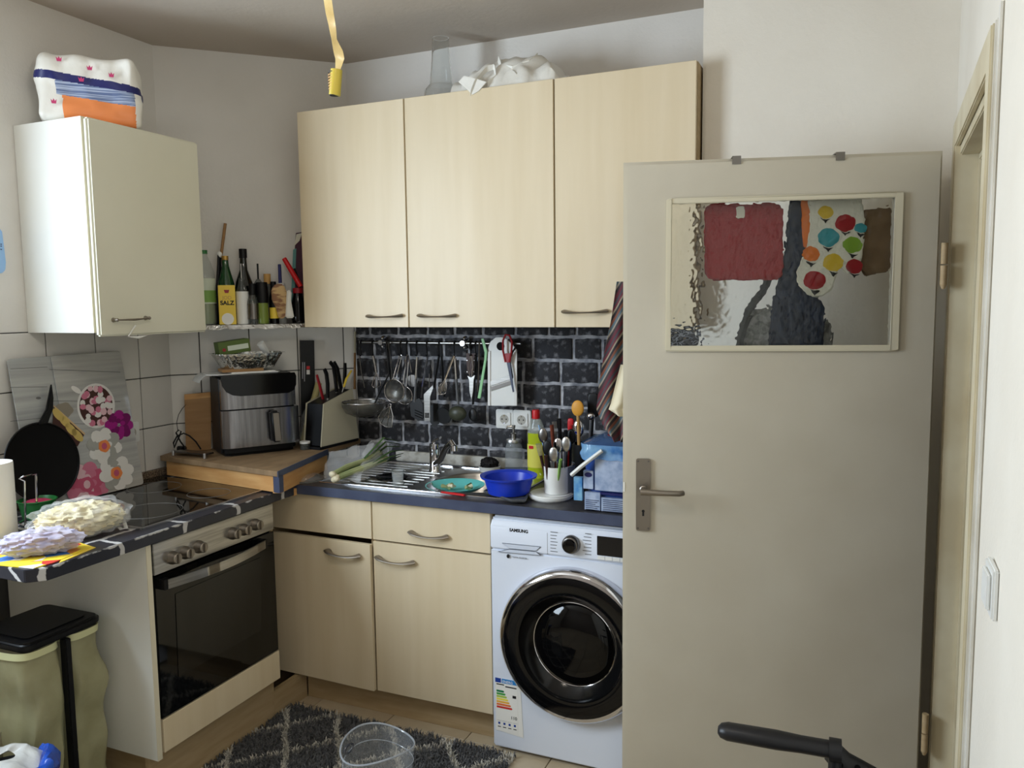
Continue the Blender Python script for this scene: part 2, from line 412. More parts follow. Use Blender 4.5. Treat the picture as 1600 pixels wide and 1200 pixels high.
km.poly([(lx+x, kz+y, .0071) for x, y, _ in circ(.0045, 12, c=(0, .006))], (0, 0, .0006)); km.box(lx-.003, lx+.003, kz-.009, kz+.006, .0071, .0077)
part('keyhole', km, 'print_black', hp, smooth=0)
for a, c in ((hx0+.006, hz0+.008), (hx1-.006, hz0+.008), (hx0+.006, hz1-.008), (hx1-.006, hz1-.008)):
    part('screw', MB(dm).lathe([(.0032, 0), (.0028, .001)], (a, c, .007), (0, 0, 1), 12), 'steel_dark', hp)
part('strike_chip', MB(dm).box(.001, .006, 1.0, 1.03, -.0235, -.0225), 'white_paper', door, smooth=0)
for zc in (1.67, .30):
    hm = MB(); c0 = DR+DU*.006+DN*.004
    hm.cyl(c0+V((0, 0, zc-.055)), c0+V((0, 0, zc-.002)), .009, 14); hm.cyl(c0+V((0, 0, zc+.002)), c0+V((0, 0, zc+.06)), .009, 14)
    hm.lathe([(.009, 0), (.004, -.012)], c0+V((0, 0, zc-.055)), n=14)
    part('hinge', hm, 'maple_dark', door)

# over-door hooks and the kitchen textiles hanging behind the glass
def over_hook(px, lab):
    u, _ = dl(PD(px, 244)); t = thing('over_door_hook', lab, 'hook', DL+DU*u+V((0, 0, 1.985)), 'over-door hooks')
    k = MB(dm); k.box(u-.012, u+.012, 1.9855, 1.988, -.045, .002); k.box(u-.012, u+.012, 1.965, 1.988, .0005, .003); part('clip', k, 'steel_dark', t, smooth=0)
    k = MB(dm); k.box(u-.012, u+.012, 1.90, 1.988, -.0435, -.041); k.tube([(u, 1.905, -.043), (u, 1.895, -.06), (u, 1.91, -.075)], .004, 8); part('hanger', k, 'steel_dark', t, smooth=0)
    return u
uh1 = over_hook(1151, 'grey clip of the over-door hook above the red pot holder')
uh2 = over_hook(1313, 'grey clip of the over-door hook nearest the hinge side')
def dpoly(name, pts, off, th, m, lab, cat, bev=.004, sub=None):
    k = MB(dm); k.poly([(*dl(PD(x, y, off)), off) for x, y in pts], (0, 0, -th))
    t = thing(name, lab, cat, sum((PD(x, y, off) for x, y in pts), V())/len(pts)); part('body', k, m, t, bevel=bev, smooth=60)
    return t
def prr(x0, x1, y0, y1, r, n=4): return [(x, y) for x, y, _ in rrect(x0, x1, y0, y1, r, n)]
mat('denim', (34, 46, 68), .95, col2=(26, 36, 56), vs=40)
mat('mitt_white', (226, 222, 206), .95, bump=.5, bs=80)
mat('mitt_brown', (128, 104, 78), .95, col2=(108, 86, 62), vs=20)
mat('dark_cloth', (40, 42, 44), .95, col2=(64, 66, 66), vs=30)
mat('apple_red', (158, 26, 34), .9); mat('apple_teal', (60, 150, 160), .9); mat('apple_green', (130, 168, 52), .9); mat('apple_orange', (222, 118, 46), .9); mat('apple_yellow', (218, 184, 56), .9)
t = dpoly('pot_holder', prr(1101, 1224, 318, 438, 14), -.046, .008, 'red_fabric', 'square red pot holder hanging behind the door glass', 'pot holder')
k = MB(dm); k.poly([(*dl(PD(x, y, -.044)), -.0445) for x, y in prr(1150, 1163, 322, 341, 3)], (0, 0, -.002)); part('hanging_loop', k, 'mitt_white', t)
dpoly('blue_apron', [(1236, 300), (1254, 300), (1256, 360), (1262, 400), (1262, 440), (1290, 480), (1285, 560), (1200, 560), (1207, 470), (1222, 420)], -.058, .012, 'denim', 'dark blue folded cloth hanging behind the door glass', 'cloth')
t = dpoly('oven_mitt', [(1262, 300), (1345, 300), (1352, 340), (1348, 400), (1340, 424), (1322, 430), (1310, 415), (1302, 450), (1284, 465), (1262, 462), (1247, 446), (1244, 425), (1258, 395), (1266, 350)], -.0425, .007, 'mitt_white', 'white oven mitt with coloured apple print behind door glass', 'oven mitt')
for (x, y, r_, mm) in ((1290, 331, 11, 'apple_yellow'), (1321, 348, 15, 'apple_red'), (1294, 371, 16, 'apple_teal'), (1332, 383, 14, 'apple_green'), (1267, 397, 13, 'apple_orange'), (1302, 410, 15, 'apple_yellow'), (1273, 438, 16, 'apple_red'), (1335, 416, 12, 'apple_red'), (1345, 356, 9, 'apple_teal')):
    k = MB(dm); k.poly([(*dl(PD(x+r_*math.cos(a)*(1+.08*math.cos(2*a)), y+r_*math.sin(a)*.95, -.0418)), -.0418) for a in [2*PI*i/18 for i in range(18)]], (0, 0, -.0006)); part('printed_apple', k, mm, t, smooth=0)
    k = MB(dm); k.poly([(*dl(PD(x+dx, y+dy, -.0412)), -.0412) for dx, dy in ((-8, r_-2), (0, r_+1), (8, r_), (2, r_+4), (0, r_+7), (-2, r_+4))], (0, 0, -.0005)); part('printed_leaf', k, 'print_black', t, smooth=0)
dpoly('oven_mitt', [(1340, 330), (1392, 322), (1400, 400), (1386, 425), (1352, 432), (1338, 410)], -.055, .012, 'mitt_brown', 'plain brown oven mitt behind the door glass beside apple mitt', 'oven mitt')
dpoly('orange_cloth', [(1252, 300), (1282, 300), (1272, 345), (1266, 385), (1256, 388), (1252, 350)], -.0505, .004, 'apple_orange', 'narrow orange cloth strip behind the door glass', 'cloth')
k = MB(dm); k.tube([(*dl(PD(x, y, -.07)), -.07) for x, y in ((1205, 420), (1195, 450), (1170, 485), (1156, 530), (1154, 580))], .012, 8)
tt = thing('cloth_bag', 'grey cloth bag with dark handles hanging behind the door glass', 'bag', PD(1180, 580, -.07)); part('handle', k, 'dark_cloth', tt)
k = MB(dm); k.poly([(*dl(PD(x, y, -.075)), -.075) for x, y in ((1164, 490), (1205, 478), (1300, 500), (1310, 700), (1150, 700), (1156, 540))], (0, 0, -.03)); mat('bag_grey', (150, 150, 148), .9, col2=(90, 90, 90), vs=60); part('body', k, 'bag_grey', tt, bevel=.008)
# ================================================================== upper cabinets (sink wall)
UX = [-.3395, .160, .764, 1.259]; UZ0, UZ1, UY = 1.4924, 2.355, -.3238
def bow_handle(name, parent, a, b, out, r=.0062, m='nickel', fl=1.7, sag=.6):
    a = V(a); b = V(b); o = V(out); pts = []; rr = []
    for i in range(15):
        t = i/14; pts.append(a.lerp(b, t)+o*(math.sin(PI*t)**sag)); rr.append(r*(1+fl*abs(2*t-1)**2.2))
    return part(name, MB().tube(pts, rr, 10, flat=.45), m, parent)
labs = ['maple wall cabinet nearest the corner shelf, handle at its right', 'wide middle maple wall cabinet under the glass vase', 'maple wall cabinet beside the white pier, partly behind the open door']
hpx = [((577, 494), (628, 493)), ((657, 493), (711, 493)), ((883, 487), (947, 486))]
for i in range(3):
    x0, x1 = UX[i], UX[i+1]
    t = thing('wall_cabinet', labs[i], 'cabinet', ((x0+x1)/2, -.16, UZ0), 'maple wall cabinets')
    c = MB().box(x0+.001, x0+.017, -.304, -.002, UZ0, UZ1).box(x1-.017, x1-.001, -.304, -.002, UZ0, UZ1).box(x0+.017, x1-.017, -.304, -.002, UZ0, UZ0+.016).box(x0+.017, x1-.017, -.304, -.002, UZ1-.016, UZ1).box(x0+.017, x1-.017, -.01, -.002, UZ0+.016, UZ1-.016)
    part('carcass', c, 'maple_dark', t, smooth=0)
    d = part('door', MB().box(x0+.003, x1-.003, UY, UY+.018, UZ0-.001, UZ1-.001), 'maple', t, bevel=.001, seg=1, smooth=0)
    (ax, ay), (bx, by) = hpx[i]
    bow_handle('handle', d, P(ax, ay, y=UY), P(bx, by, y=UY), (0, -.028, -.004))

# ================================================================== base cabinets
BY = -.555; WZ1, WZ0 = .8936, .8584; zsplit = P(640, 851, y=BY).z; zbot = .1186
xL, xM, xR = -.375, .1165, .606
def base_unit(lab, x0, x1, hd, hdr, skew=0, drawer=True, yb=-.02):
    t = thing('base_cabinet', lab, 'cabinet', ((x0+x1)/2, -.28, 0), 'maple base cabinets')
    part('carcass', MB().box(x0+.001, x0+.017, BY+.02, yb, .11, .857).box(x1-.017, x1-.001, BY+.02, yb, .11, .857).box(x0+.017, x1-.017, BY+.02, yb, .11, .13).box(x0+.017, x1-.017, yb-.01, yb, .13, .857), 'maple_dark', t, smooth=0)
    fr_ = part('drawer_front' if drawer else 'fixed_front', MB().box(x0+.003, x1-.003, BY, BY+.018, zsplit+.003, .852), 'maple', t, bevel=.001, seg=1, smooth=0)
    xf = Matrix.Translation((x0, BY+.018, 0)) @ Matrix.Rotation(-skew, 4, 'Z')
    d = part('door', MB(xf).box(.003, x1-x0-.003, -.018, 0, zbot, zsplit-.004-(.012 if skew else 0)), 'maple', t, bevel=.001, seg=1, smooth=0)
    (a, b_) = hd; bow_handle('handle', d, P(*a, y=BY-(.012 if skew else 0)), P(*b_, y=BY-(.014 if skew else 0)), (0, -.026, -.006))
    if hdr: bow_handle('handle', fr_, P(*hdr[0], y=BY), P(*hdr[1], y=BY), (0, -.026, -.006))
base_unit('maple base cabinet beside the oven, its door slightly ajar', xL, xM, ((512, 860), (562, 868)), None, .026, False, -.2)
base_unit('maple base cabinet with drawer beside the washing machine', xM, xR, ((591, 870), (647, 878)), ((643, 831), (699, 838)))
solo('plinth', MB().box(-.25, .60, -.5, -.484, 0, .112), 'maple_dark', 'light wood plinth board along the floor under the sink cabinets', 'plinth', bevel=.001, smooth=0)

# ---- sink worktop
sx0, sx1, sy0, sy1 = P(515, 749, z=.894).x, .66, -.515, -.075
bc = P(742, 752, z=.894); bc = V((.43, -.30, .894)); br = .175
def plate_hole(m, x0, x1, y0, y1, hx0, hx1, hy0, hy1, z0, z1):
    m.box(x0, hx0, y0, y1, z0, z1); m.box(hx1, x1, y0, y1, z0, z1); m.box(hx0, hx1, y0, hy0, z0, z1); m.box(hx0, hx1, hy1, y1, z0, z1)
wt = thing('sink_worktop', 'dark grey worktop with a blue-grey front edge above the sink cabinets', 'worktop', (.45, -.29, WZ0))
k = MB(); plate_hole(k, -.31, 1.262, -.5735, -.002, sx0+.02, sx1-.02, sy0+.02, sy1-.02, WZ0, WZ1)
part('slab', k, 'counter_dark', wt, smooth=0)
part('front_edge', MB().box(-.245, 1.262, -.5755, -.573, WZ0, WZ1-.0005), 'navy_lam', wt, smooth=0)
mat('upstand', (206, 204, 196), .5, col2=(140, 132, 116), vs=30, fac=(.5, .8))
solo('counter_upstand', MB().box(-.1, 1.262, -.03, -.005, WZ1, .938), 'upstand', 'pale stained sealing strip between worktop and brick wall', 'trim', bevel=.004)

# ---- steel sink
sk = thing('sink', 'stainless steel sink with drainer and round bowl set in the worktop', 'sink', ((sx0+sx1)/2, (sy0+sy1)/2, WZ1))
k = MB(); n = 48
# sink deck with a round opening
outer = []
for i in range(n):
    a = 2*PI*i/n; d = V((math.cos(a), math.sin(a), 0))
    s_ = min(((sx1-bc.x) if d.x > 0 else (bc.x-.235))/max(abs(d.x), 1e-6), ((sy1-bc.y) if d.y > 0 else (bc.y-sy0))/max(abs(d.y), 1e-6)); outer.append(bc+d*s_)
vs = [bc+V((br*math.cos(2*PI*i/n), br*math.sin(2*PI*i/n), .002)) for i in range(n)]+[p+V((0, 0, .002)) for p in outer]
k.add(vs, [(i, (i+1) % n, n+(i+1) % n, n+i) for i in range(n)])
k.lathe([(br, .002), (br-.006, -.004), (br-.015, -.10), (br-.04, -.125), (.03, -.13)], bc, n=n, cap=(False, True))
k.box(sx0, .235, sy0, sy1, WZ1, WZ1+.002)
bowl = part('bowl', k, 'steel', sk)
k = MB()
for i in range(9): k.box(sx0+.04, .22, sy0+.05+i*.042, sy0+.066+i*.042, WZ1+.002, WZ1+.0036)
part('drainer_ribs', k, 'steel', sk, bevel=.001, smooth=0)
part('rim', MB().tube([(sx0, sy0, WZ1+.003), (sx1, sy0, WZ1+.003), (sx1, sy1, WZ1+.003), (sx0, sy1, WZ1+.003)], .004, 8, closed=True), 'chrome', sk)
part('drain', MB().lathe([(.035, 0), (.035, .003), (.02, .001)], bc+V((0, 0, -.13)), n=20), 'chrome', sk)
# ---- tap
fb = P(680, 736, z=WZ1+.002)
tp = thing('tap', 'chrome single lever kitchen tap behind the sink', 'tap', fb)
k = MB().lathe([(.027, 0), (.025, .006), (.022, .01), (.0215, .085), (.023, .095), (.021, .115), (.012, .12)], fb, n=28); part('body', k, 'chrome', tp)
e1 = P(706, 694, y=fb.y-.17)
k = MB().tube([fb+V((.012, -.012, .035)), fb.lerp(e1, .35)+V((0, 0, .012)), fb.lerp(e1, .7)+V((0, 0, .022)), e1+V((0, 0, .006)), e1+V((.012, -.008, -.008))], [.014, .013, .012, .0115, .0115], 14); part('spout', k, 'chrome', tp)
part('aerator', MB().cyl(e1+V((.014, -.01, -.004)), e1+V((.016, -.012, -.024)), .0125, 16), 'chrome', tp)
h1 = P(688, 684, y=fb.y-.02)
k = MB().tube([fb+V((0, 0, .112)), fb+V((.004, -.004, .128)), h1.lerp(fb+V((0, 0, .13)), .4), h1], [.018, .016, .011, .008], 12, flat=.55); part('lever', k, 'chrome', tp)

# ================================================================== oven run (left)
XS = -.2076
oc = thing('oven_cabinet', 'white sided housing of the built-in oven', 'cabinet', (-.53, -.99, 0))
part('side_panel', MB().box(-.86, XS-.004, -1.288, -1.270, .165, .857), 'white_lam', oc, smooth=0)
part('edge_strip', MB().box(XS-.004, XS-.002, -1.288, -1.270, .165, .857), 'white_edge', oc, smooth=0)
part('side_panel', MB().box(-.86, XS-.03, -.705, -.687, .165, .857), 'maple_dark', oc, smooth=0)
part('base_front', MB().box(XS-.018, XS, -1.262, -.712, .180, .288), 'maple', oc, bevel=.001, seg=1, smooth=0)
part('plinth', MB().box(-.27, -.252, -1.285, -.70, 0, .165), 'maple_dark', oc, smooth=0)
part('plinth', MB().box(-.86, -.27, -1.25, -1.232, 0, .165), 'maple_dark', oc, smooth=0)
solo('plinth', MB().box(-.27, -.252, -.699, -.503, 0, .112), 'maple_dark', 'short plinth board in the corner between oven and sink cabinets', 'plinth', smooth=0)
ov = thing('oven', 'built-in oven with steel control panel and black glass door', 'oven', (-.5, -.99, .29))
part('body', MB().box(-.8, XS-.022, -1.258, -.716, .291, .855), 'black_matte', ov, smooth=0)
part('control_panel', MB().box(XS-.02, XS, -1.264, -.714, .755, .853), 'steel', ov, bevel=.002)
dr = part('door', MB().box(XS-.024, XS-.001, -1.264, -.714, .292, .748), 'glass_black', ov, bevel=.002)
iw = [P(274, 928, x=XS), P(407, 871, x=XS), P(408, 985, x=XS), P(279, 1058, x=XS)]
part('viewing_window', MB().poly([p+V((.0003, 0, 0)) for p in iw], (.0006, 0, 0)), 'glass_smoke', dr, smooth=0)
k = MB(); hy0, hy1, hz = -1.235, -.79, .722; pts = []
for i in range(17):
    tt_ = i/16; pts.append((XS+.024+.03*math.sin(PI*tt_), hy0+(hy1-hy0)*tt_, hz))
for a, b_ in zip(pts[:-1], pts[1:]): k.poly([V(a)+V((0, 0, -.015)), V(b_)+V((0, 0, -.015)), V(b_)+V((0, 0, .015)), V(a)+V((0, 0, .015))], (-.006, 0, 0))
hd = part('handle', k, 'steel', dr, smooth=50)
for hy in (hy0, hy1): part('handle_bracket', MB().box(XS-.002, XS+.022, hy-.012, hy+.012, hz-.016, hz+.016), 'black_plastic', hd, smooth=0)
for (kx, ky) in ((273, 872), (293, 864), (314, 855), (367, 834), (384, 828), (402, 820)):
    p = P(kx, ky, x=XS+.012); p.x = XS
    kb = part('knob', MB().lathe([(.021, 0), (.021, .008), (.018, .012), (.017, .026), (.015, .028)], p, (1, 0, 0), 22), 'nickel', ov)
    part('grip', MB().box(p.x+.027, p.x+.033, p.y-.004, p.y+.004, p.z-.016, p.z+.016), 'nickel', kb, bevel=.002)

m = mat('brick_foil', (40, 42, 50), .34)
nt = m.node_tree; N = nt.nodes; L = nt.links; b = N['Principled BSDF']
tc = N.new('ShaderNodeTexCoord'); sp = N.new('ShaderNodeSeparateXYZ'); ad = N.new('ShaderNodeMath'); cb = N.new('ShaderNodeCombineXYZ')
L.new(tc.outputs['Object'], sp.inputs[0]); L.new(sp.outputs['X'], ad.inputs[0]); L.new(sp.outputs['Z'], ad.inputs[1]); L.new(sp.outputs['Y'], cb.inputs[0]); L.new(ad.outputs[0], cb.inputs[1])
nz = N.new('ShaderNodeTexNoise'); nz.inputs['Scale'].default_value = 22; nz.inputs['Detail'].default_value = 5; L.new(tc.outputs['Object'], nz.inputs['Vector'])
vm = N.new('ShaderNodeVectorMath'); vm.operation = 'SCALE'; vm.inputs['Scale'].default_value = .034; L.new(nz.outputs['Color'], vm.inputs[0])
va = N.new('ShaderNodeVectorMath'); L.new(cb.outputs[0], va.inputs[0]); L.new(vm.outputs[0], va.inputs[1])
bt = N.new('ShaderNodeTexBrick'); bt.inputs['Scale'].default_value = 1; bt.inputs['Brick Width'].default_value = .24; bt.inputs['Row Height'].default_value = .098; bt.inputs['Mortar Size'].default_value = .009; bt.inputs['Mortar Smooth'].default_value = .3
bt.inputs['Color1'].default_value = lin((34, 36, 46)); bt.inputs['Color2'].default_value = lin((58, 58, 64)); bt.inputs['Mortar'].default_value = lin((190, 188, 186)); L.new(va.outputs[0], bt.inputs['Vector']); L.new(bt.outputs[0], b.inputs['Base Color'])
sw = MB(); sw.poly([(-.868, -1.655, WZ0), (-.235, -1.655, WZ0), (-.196, -1.62, WZ0), (-.2, -.60, WZ0), (-.868, -.60, WZ0)], (0, 0, WZ1-WZ0))
solo('stove_worktop', sw, 'brick_foil', 'worktop covered in dark brick-print foil around the hob', 'worktop', bevel=.002)
solo('wood_spacer', MB().box(-.245, -.205, -.60, -.578, WZ0-.004, WZ1-.012), 'wood_pine', 'small wooden block filling the gap between both worktops', 'wood block', bevel=.001)
hb = thing('hob', 'black ceramic glass hob with steel edges', 'hob', (-.56, -.97, WZ1))
HX0, HX1, HY0, HY1 = -.835, -.262, -1.25, -.66
part('glass_top', MB().box(HX0, HX1, HY0, HY1, WZ1, WZ1+.005), 'glass_black', hb, bevel=.001, smooth=0)
part('steel_edge', MB().box(HX1, HX1+.008, HY0-.006, HY1, WZ1, WZ1+.0055), 'alu', hb, smooth=0)
part('steel_edge', MB().box(HX0, HX1, HY0-.008, HY0, WZ1, WZ1+.0055), 'alu', hb, smooth=0)
mat('ring_grey', (120, 118, 114), .4)
for cx, cy, r_ in ((-.41, -1.09, .105), (-.41, -.82, .075), (-.68, -1.09, .075), (-.68, -.82, .095)):
    part('heating_ring', MB().ring((cx, cy, WZ1+.0052), (0, 0, 1), r_, .0007, 48, 4), 'ring_grey', hb)
solo('granite_strip', MB().box(-.868+.006, -.838, -1.27, -.60, WZ1, WZ1+.03), 'granite', 'speckled granite strip along the tiles behind the hob', 'trim', bevel=.004)

# ================================================================== white wall cabinet
wcb = thing('wall_cabinet', 'white wall cabinet with one door hanging over the hob', 'cabinet', (-.7, -.91, 1.49))
cx0, cx1, cy0, cy1, cz0, cz1 = XA+.002, -.547, -1.148, -.675, 1.497, 2.192
part('carcass', MB().box(cx0, cx1, cy0, cy0+.016, cz0, cz1).box(cx0, cx1, cy1-.016, cy1, cz0, cz1).box(cx0, cx1, cy0+.016, cy1-.016, cz0, cz0+.016).box(cx0, cx1, cy0+.016, cy1-.016, cz1-.016, cz1).box(cx0, cx0+.008, cy0+.016, cy1-.016, cz0+.016, cz1-.016), 'white_lam', wcb, smooth=0)
part('edge_strip', MB().box(cx1, cx1+.001, cy0, cy0+.016, cz0, cz1), 'white_edge', wcb, smooth=0)
mat('cream_lam', (224, 222, 204), .35, col2=(216, 213, 194), vs=2)
d = part('door', MB().box(cx1+.006, cx1+.027, cy0+.001, cy1-.001, cz0-.012, cz1-.004), 'cream_lam', wcb, bevel=.006, seg=3)
fx = cx1+.027
a, b_ = P(177, 500, x=fx), P(227, 497, x=fx)
k = MB().tube([a+V((.018, 0, 0)), a.lerp(b_, .25)+V((.022, 0, -.001)), a.lerp(b_, .5)+V((.024, 0, -.002)), a.lerp(b_, .75)+V((.022, 0, -.001)), b_+V((.018, 0, 0))], [.003, .0042, .0055, .0042, .003], 10, flat=.7)
for q in (a, b_): k.lathe([(.008, 0), (.006, .006), (.004, .018), (.006, .02), (.004, .024)], q, (1, 0, 0), 14)
part('handle', k, 'nickel', d)
p = P(208, 508, x=fx); q = P(201, 525, x=fx)
part('sticker_flap', MB().tube([q, p+V((.012, 0, 0))], .0025, 6).poly([P(198, 526, x=fx+.001), P(230, 524, x=fx+.001), P(216, 529, x=fx+.001)], (.002, 0, 0)), 'white_plastic', d)

# ================================================================== washing machine
wx0, wx1, wf, wz1 = .612, 1.208, -.572, .848
wm = thing('washing_machine', 'white front-loading washing machine with black round door', 'washing machine', ((wx0+wx1)/2, -.3, 0))
part('casing', MB().box(wx0, wx1, wf, -.03, .014, .735), 'wm_white', wm, bevel=.006, seg=3)
part('top_plate', MB().box(wx0, wx1, wf+.015, -.03, .82, wz1), 'wm_white', wm, bevel=.008, seg=3)
cp = MB(); cp.poly([(wx0+.001, wf+.1, .737), (wx0+.001, wf-.004, .737), (wx0+.001, wf-.004, .815), (wx0+.001, wf+.012, .838), (wx0+.001, wf+.1, .838)], (wx1-wx0-.002, 0, 0))
pan = part('control_panel', cp, 'wm_white', wm, bevel=.004, seg=3)
for fx_ in (wx0+.05, wx1-.05):
    for fy in (wf+.06, -.09): part('foot', MB().lathe([(.02, 0), (.018, .016)], (fx_, fy, 0)), 'black_plastic', wm)
fxp = wf-.0042
xf = lambda px, py, e=0: basis(P(px, py, y=fxp-e), (1, 0, 0), (0, 0, 1))
ddx = P(855, 850, y=fxp).x
part('panel_joint', MB().box(ddx, ddx+.001, fxp-.0003, fxp+.01, .738, .812), 'grey_plastic', pan, smooth=0)
lettering('SAMSUNG', xf(796, 830), .0150, 'print_black', pan, bold=.0006)
lettering('DIGITAL INVERTER', xf(800, 871), .0065, 'grey_plastic', pan)
part('inverter_mark', MB().poly([P(794+2.4*math.cos(a_), 869+3.2*math.sin(a_), y=fxp) for a_ in [2*PI*i/14 for i in range(14)]], (0, -.0005, 0)), 'print_black', pan, smooth=0)
# detergent drawer grip recess: a scooped ledge
g = [P(776, 844, y=fxp), P(848, 852, y=fxp), P(846, 868, y=fxp), P(774, 861, y=fxp)]
k = MB(); k.add([g[0], g[1], g[1].lerp(g[2], .5)+V((-.012, .02, 0)), g[0].lerp(g[3], .5)+V((.016, .02, 0)), g[2], g[3]], [(0, 1, 2, 3), (3, 2, 4, 5), (0, 3, 5), (1, 4, 2)])
k.v = [v+V((0, -.0006, 0)) if i in (0, 1, 4, 5) else v for i, v in enumerate(k.v)]
mat('wm_recess', (205, 212, 226), .35)
k2 = MB(); k2.poly([P(784, 848, y=fxp), P(846, 854, y=fxp), P(838, 861, y=fxp), P(796, 857, y=fxp)], (0, -.003, 0)); k2.poly([P(776, 862, y=fxp), P(846, 868, y=fxp), P(838, 861.5, y=fxp), P(796, 857.5, y=fxp)], (0, -.003, 0))
part('drawer_grip', k2, 'wm_recess', pan, bevel=.002, seg=2)
kc = P(891, 852, y=fxp-.015); kc.y = fxp
kb = part('program_dial', MB().lathe([(.031, 0), (.031, .012), (.027, .022), (.024, .024)], kc, (0, -1, 0), 36), 'steel_dark', pan)
part('dial_cap', MB().lathe([(.023, .024), (.021, .030), (.018, .031)], kc, (0, -1, 0), 32), 'black_gloss', kb)
for i in range(7):
    yy = 831+i*5.0
    k = MB()
    a = P(860, yy, y=fxp); k.box(a.x, a.x+.026-.003*(i % 3), fxp-.0004, fxp, a.z-.0012, a.z+.0012); part('program_text', k, 'grey_plastic', pan, smooth=0)
    a = P(924, 834.5+i*5.4, y=fxp); k = MB(); k.box(a.x-.022-.004*(i % 3), a.x, fxp-.0004, fxp, a.z-.0012, a.z+.0012); part('program_text', k, 'grey_plastic', pan, smooth=0)
dx0, dz1 = P(933, 837, y=fxp).x, P(933, 837, y=fxp).z; dz0 = P(933, 867, y=fxp).z
disp = part('display', MB().box(dx0, dx0+.13, fxp-.002, fxp, dz0, dz1), 'screen', pan, bevel=.001)
for i in range(5): part('display_button', MB().box(dx0+.002+i*.0255, dx0+.025+i*.0255, fxp-.0015, fxp, dz0-.014, dz0-.002), 'white_plastic', disp, smooth=0)
# door
wc_ = P(894, 1010, y=wf-.02); wc_.y = wf
WR = .266
rg = part('door_ring', MB().lathe([(WR, -.002), (WR, .012), (WR-.006, .030), (WR-.016, .040), (WR-.026, .042), (WR-.03, .036), (WR-.034, .02)], wc_, (0, -1, 0), 72, cap=(False, False)), 'chrome', wm)
dg = part('door_glass_ring', MB().lathe([(WR-.024, .036), (WR-.028, .046), (WR-.05, .052), (WR-.082, .046), (WR-.086, .03)], wc_, (0, -1, 0), 72, cap=(False, False)), 'black_gloss', wm)
mat('porthole', (6, 6, 7), .05, spec=.35)
mat('porthole_rim', (14, 14, 15), .14, 0, spec=.4)
part('porthole_rim', MB().lathe([(WR-.084, .046), (WR-.09, .030), (WR-.125, -.0), (WR-.127, .003)], wc_, (0, -1, 0), 72, cap=(False, False)), 'porthole_rim', dg)
part('porthole', MB().lathe([(WR-.122, .000), (WR-.126, .006), (.09, .022), (.05, .027), (.0005, .029)], wc_, (0, -1, 0), 64), 'porthole', dg)
part('chrome_line', MB().ring(wc_+V((0, -.004, 0)), (0, 1, 0), WR-.122, .0022, 64, 6), 'chrome', dg)
part('service_flap', MB().box(wx1-.1, wx1-.01, wf-.0015, wf+.002, .02, .12), 'wm_white', wm, bevel=.001)
# energy label
fy = wf-.0008
el = part('energy_label', MB().poly([P(774, 1058, y=fy), P(813, 1072, y=fy), P(818, 1153, y=fy), P(779, 1141, y=fy)], (0, -.0005, 0)), 'white_paper', wm, smooth=0)
EA, EB, EC = P(774, 1058, y=fy), P(813, 1072, y=fy), P(779, 1141, y=fy)
ew = .085; eh = EA.z-EC.z
part('energy_label_sheet', MB().box(EA.x, EA.x+ew, fy-.001, fy, EA.z-eh, EA.z), 'white_paper', el, smooth=0)
def eb(u0, u1, v0, v1, m, tip=0, nm='energy_bar', e=.0014):
    x0, x1 = EA.x+u0*ew, EA.x+u1*ew; z0, z1 = EA.z-v1*eh, EA.z-v0*eh
    part(nm, MB().poly([(x0, fy-.001, z0), (x1, fy-.001, z0), (x1+tip*ew, fy-.001, (z0+z1)/2), (x1, fy-.001, z1), (x0, fy-.001, z1)] if tip else [(x0, fy-.001, z0), (x1, fy-.001, z0), (x1, fy-.001, z1), (x0, fy-.001, z1)], (0, -(e-.001), 0)), m, el, smooth=0)
mat('e1', (10, 120, 70), .7); mat('e2', (70, 160, 70), .7); mat('e3', (170, 200, 80), .7); mat('e4', (246, 226, 80), .7); mat('e5', (240, 180, 70), .7); mat('e6', (228, 120, 60), .7); mat('e7', (206, 52, 44), .7); mat('eu_blue', (20, 60, 150), .7); mat('eu_cyan', (40, 130, 200), .7)
eb(0, .26, .0, .085, 'eu_blue', nm='flag_field'); eb(.29, 1, .0, .085, 'eu_cyan', nm='title_field')
lettering('ENERG', basis((EA.x+ew*.33, fy-.0014, EA.z-eh*.072), (1, 0, 0), (0, 0, 1)), .0125, 'white_paper', el)
for i in range(7): eb(.05, .36+.06*i, .225+.05*i, .262+.05*i, 'e%d' % (i+1), .04)
eb(.77, .93, .285, .335, 'print_black', -.0, 'rating_arrow'); eb(.05, .4, .105, .125, 'print_black', 0, 'maker_mark'); eb(.45, .95, .13, .152, 'print_black', 0, 'model_text')
lettering('110', basis((EA.x+ew*.68, fy-.0014, EA.z-eh*.735), (1, 0, 0), (0, 0, 1)), .016, 'print_black', el)
for i in range(4):
    eb(.06+.235*i, .26+.235*i, .8, .802, 'print_black', 0, 'box_line'); eb(.11+.235*i, .2+.235*i, .83, .87, 'eu_blue', 0, 'pictogram'); eb(.09+.235*i, .23+.235*i, .91, .925, 'print_black', 0, 'figure_text')
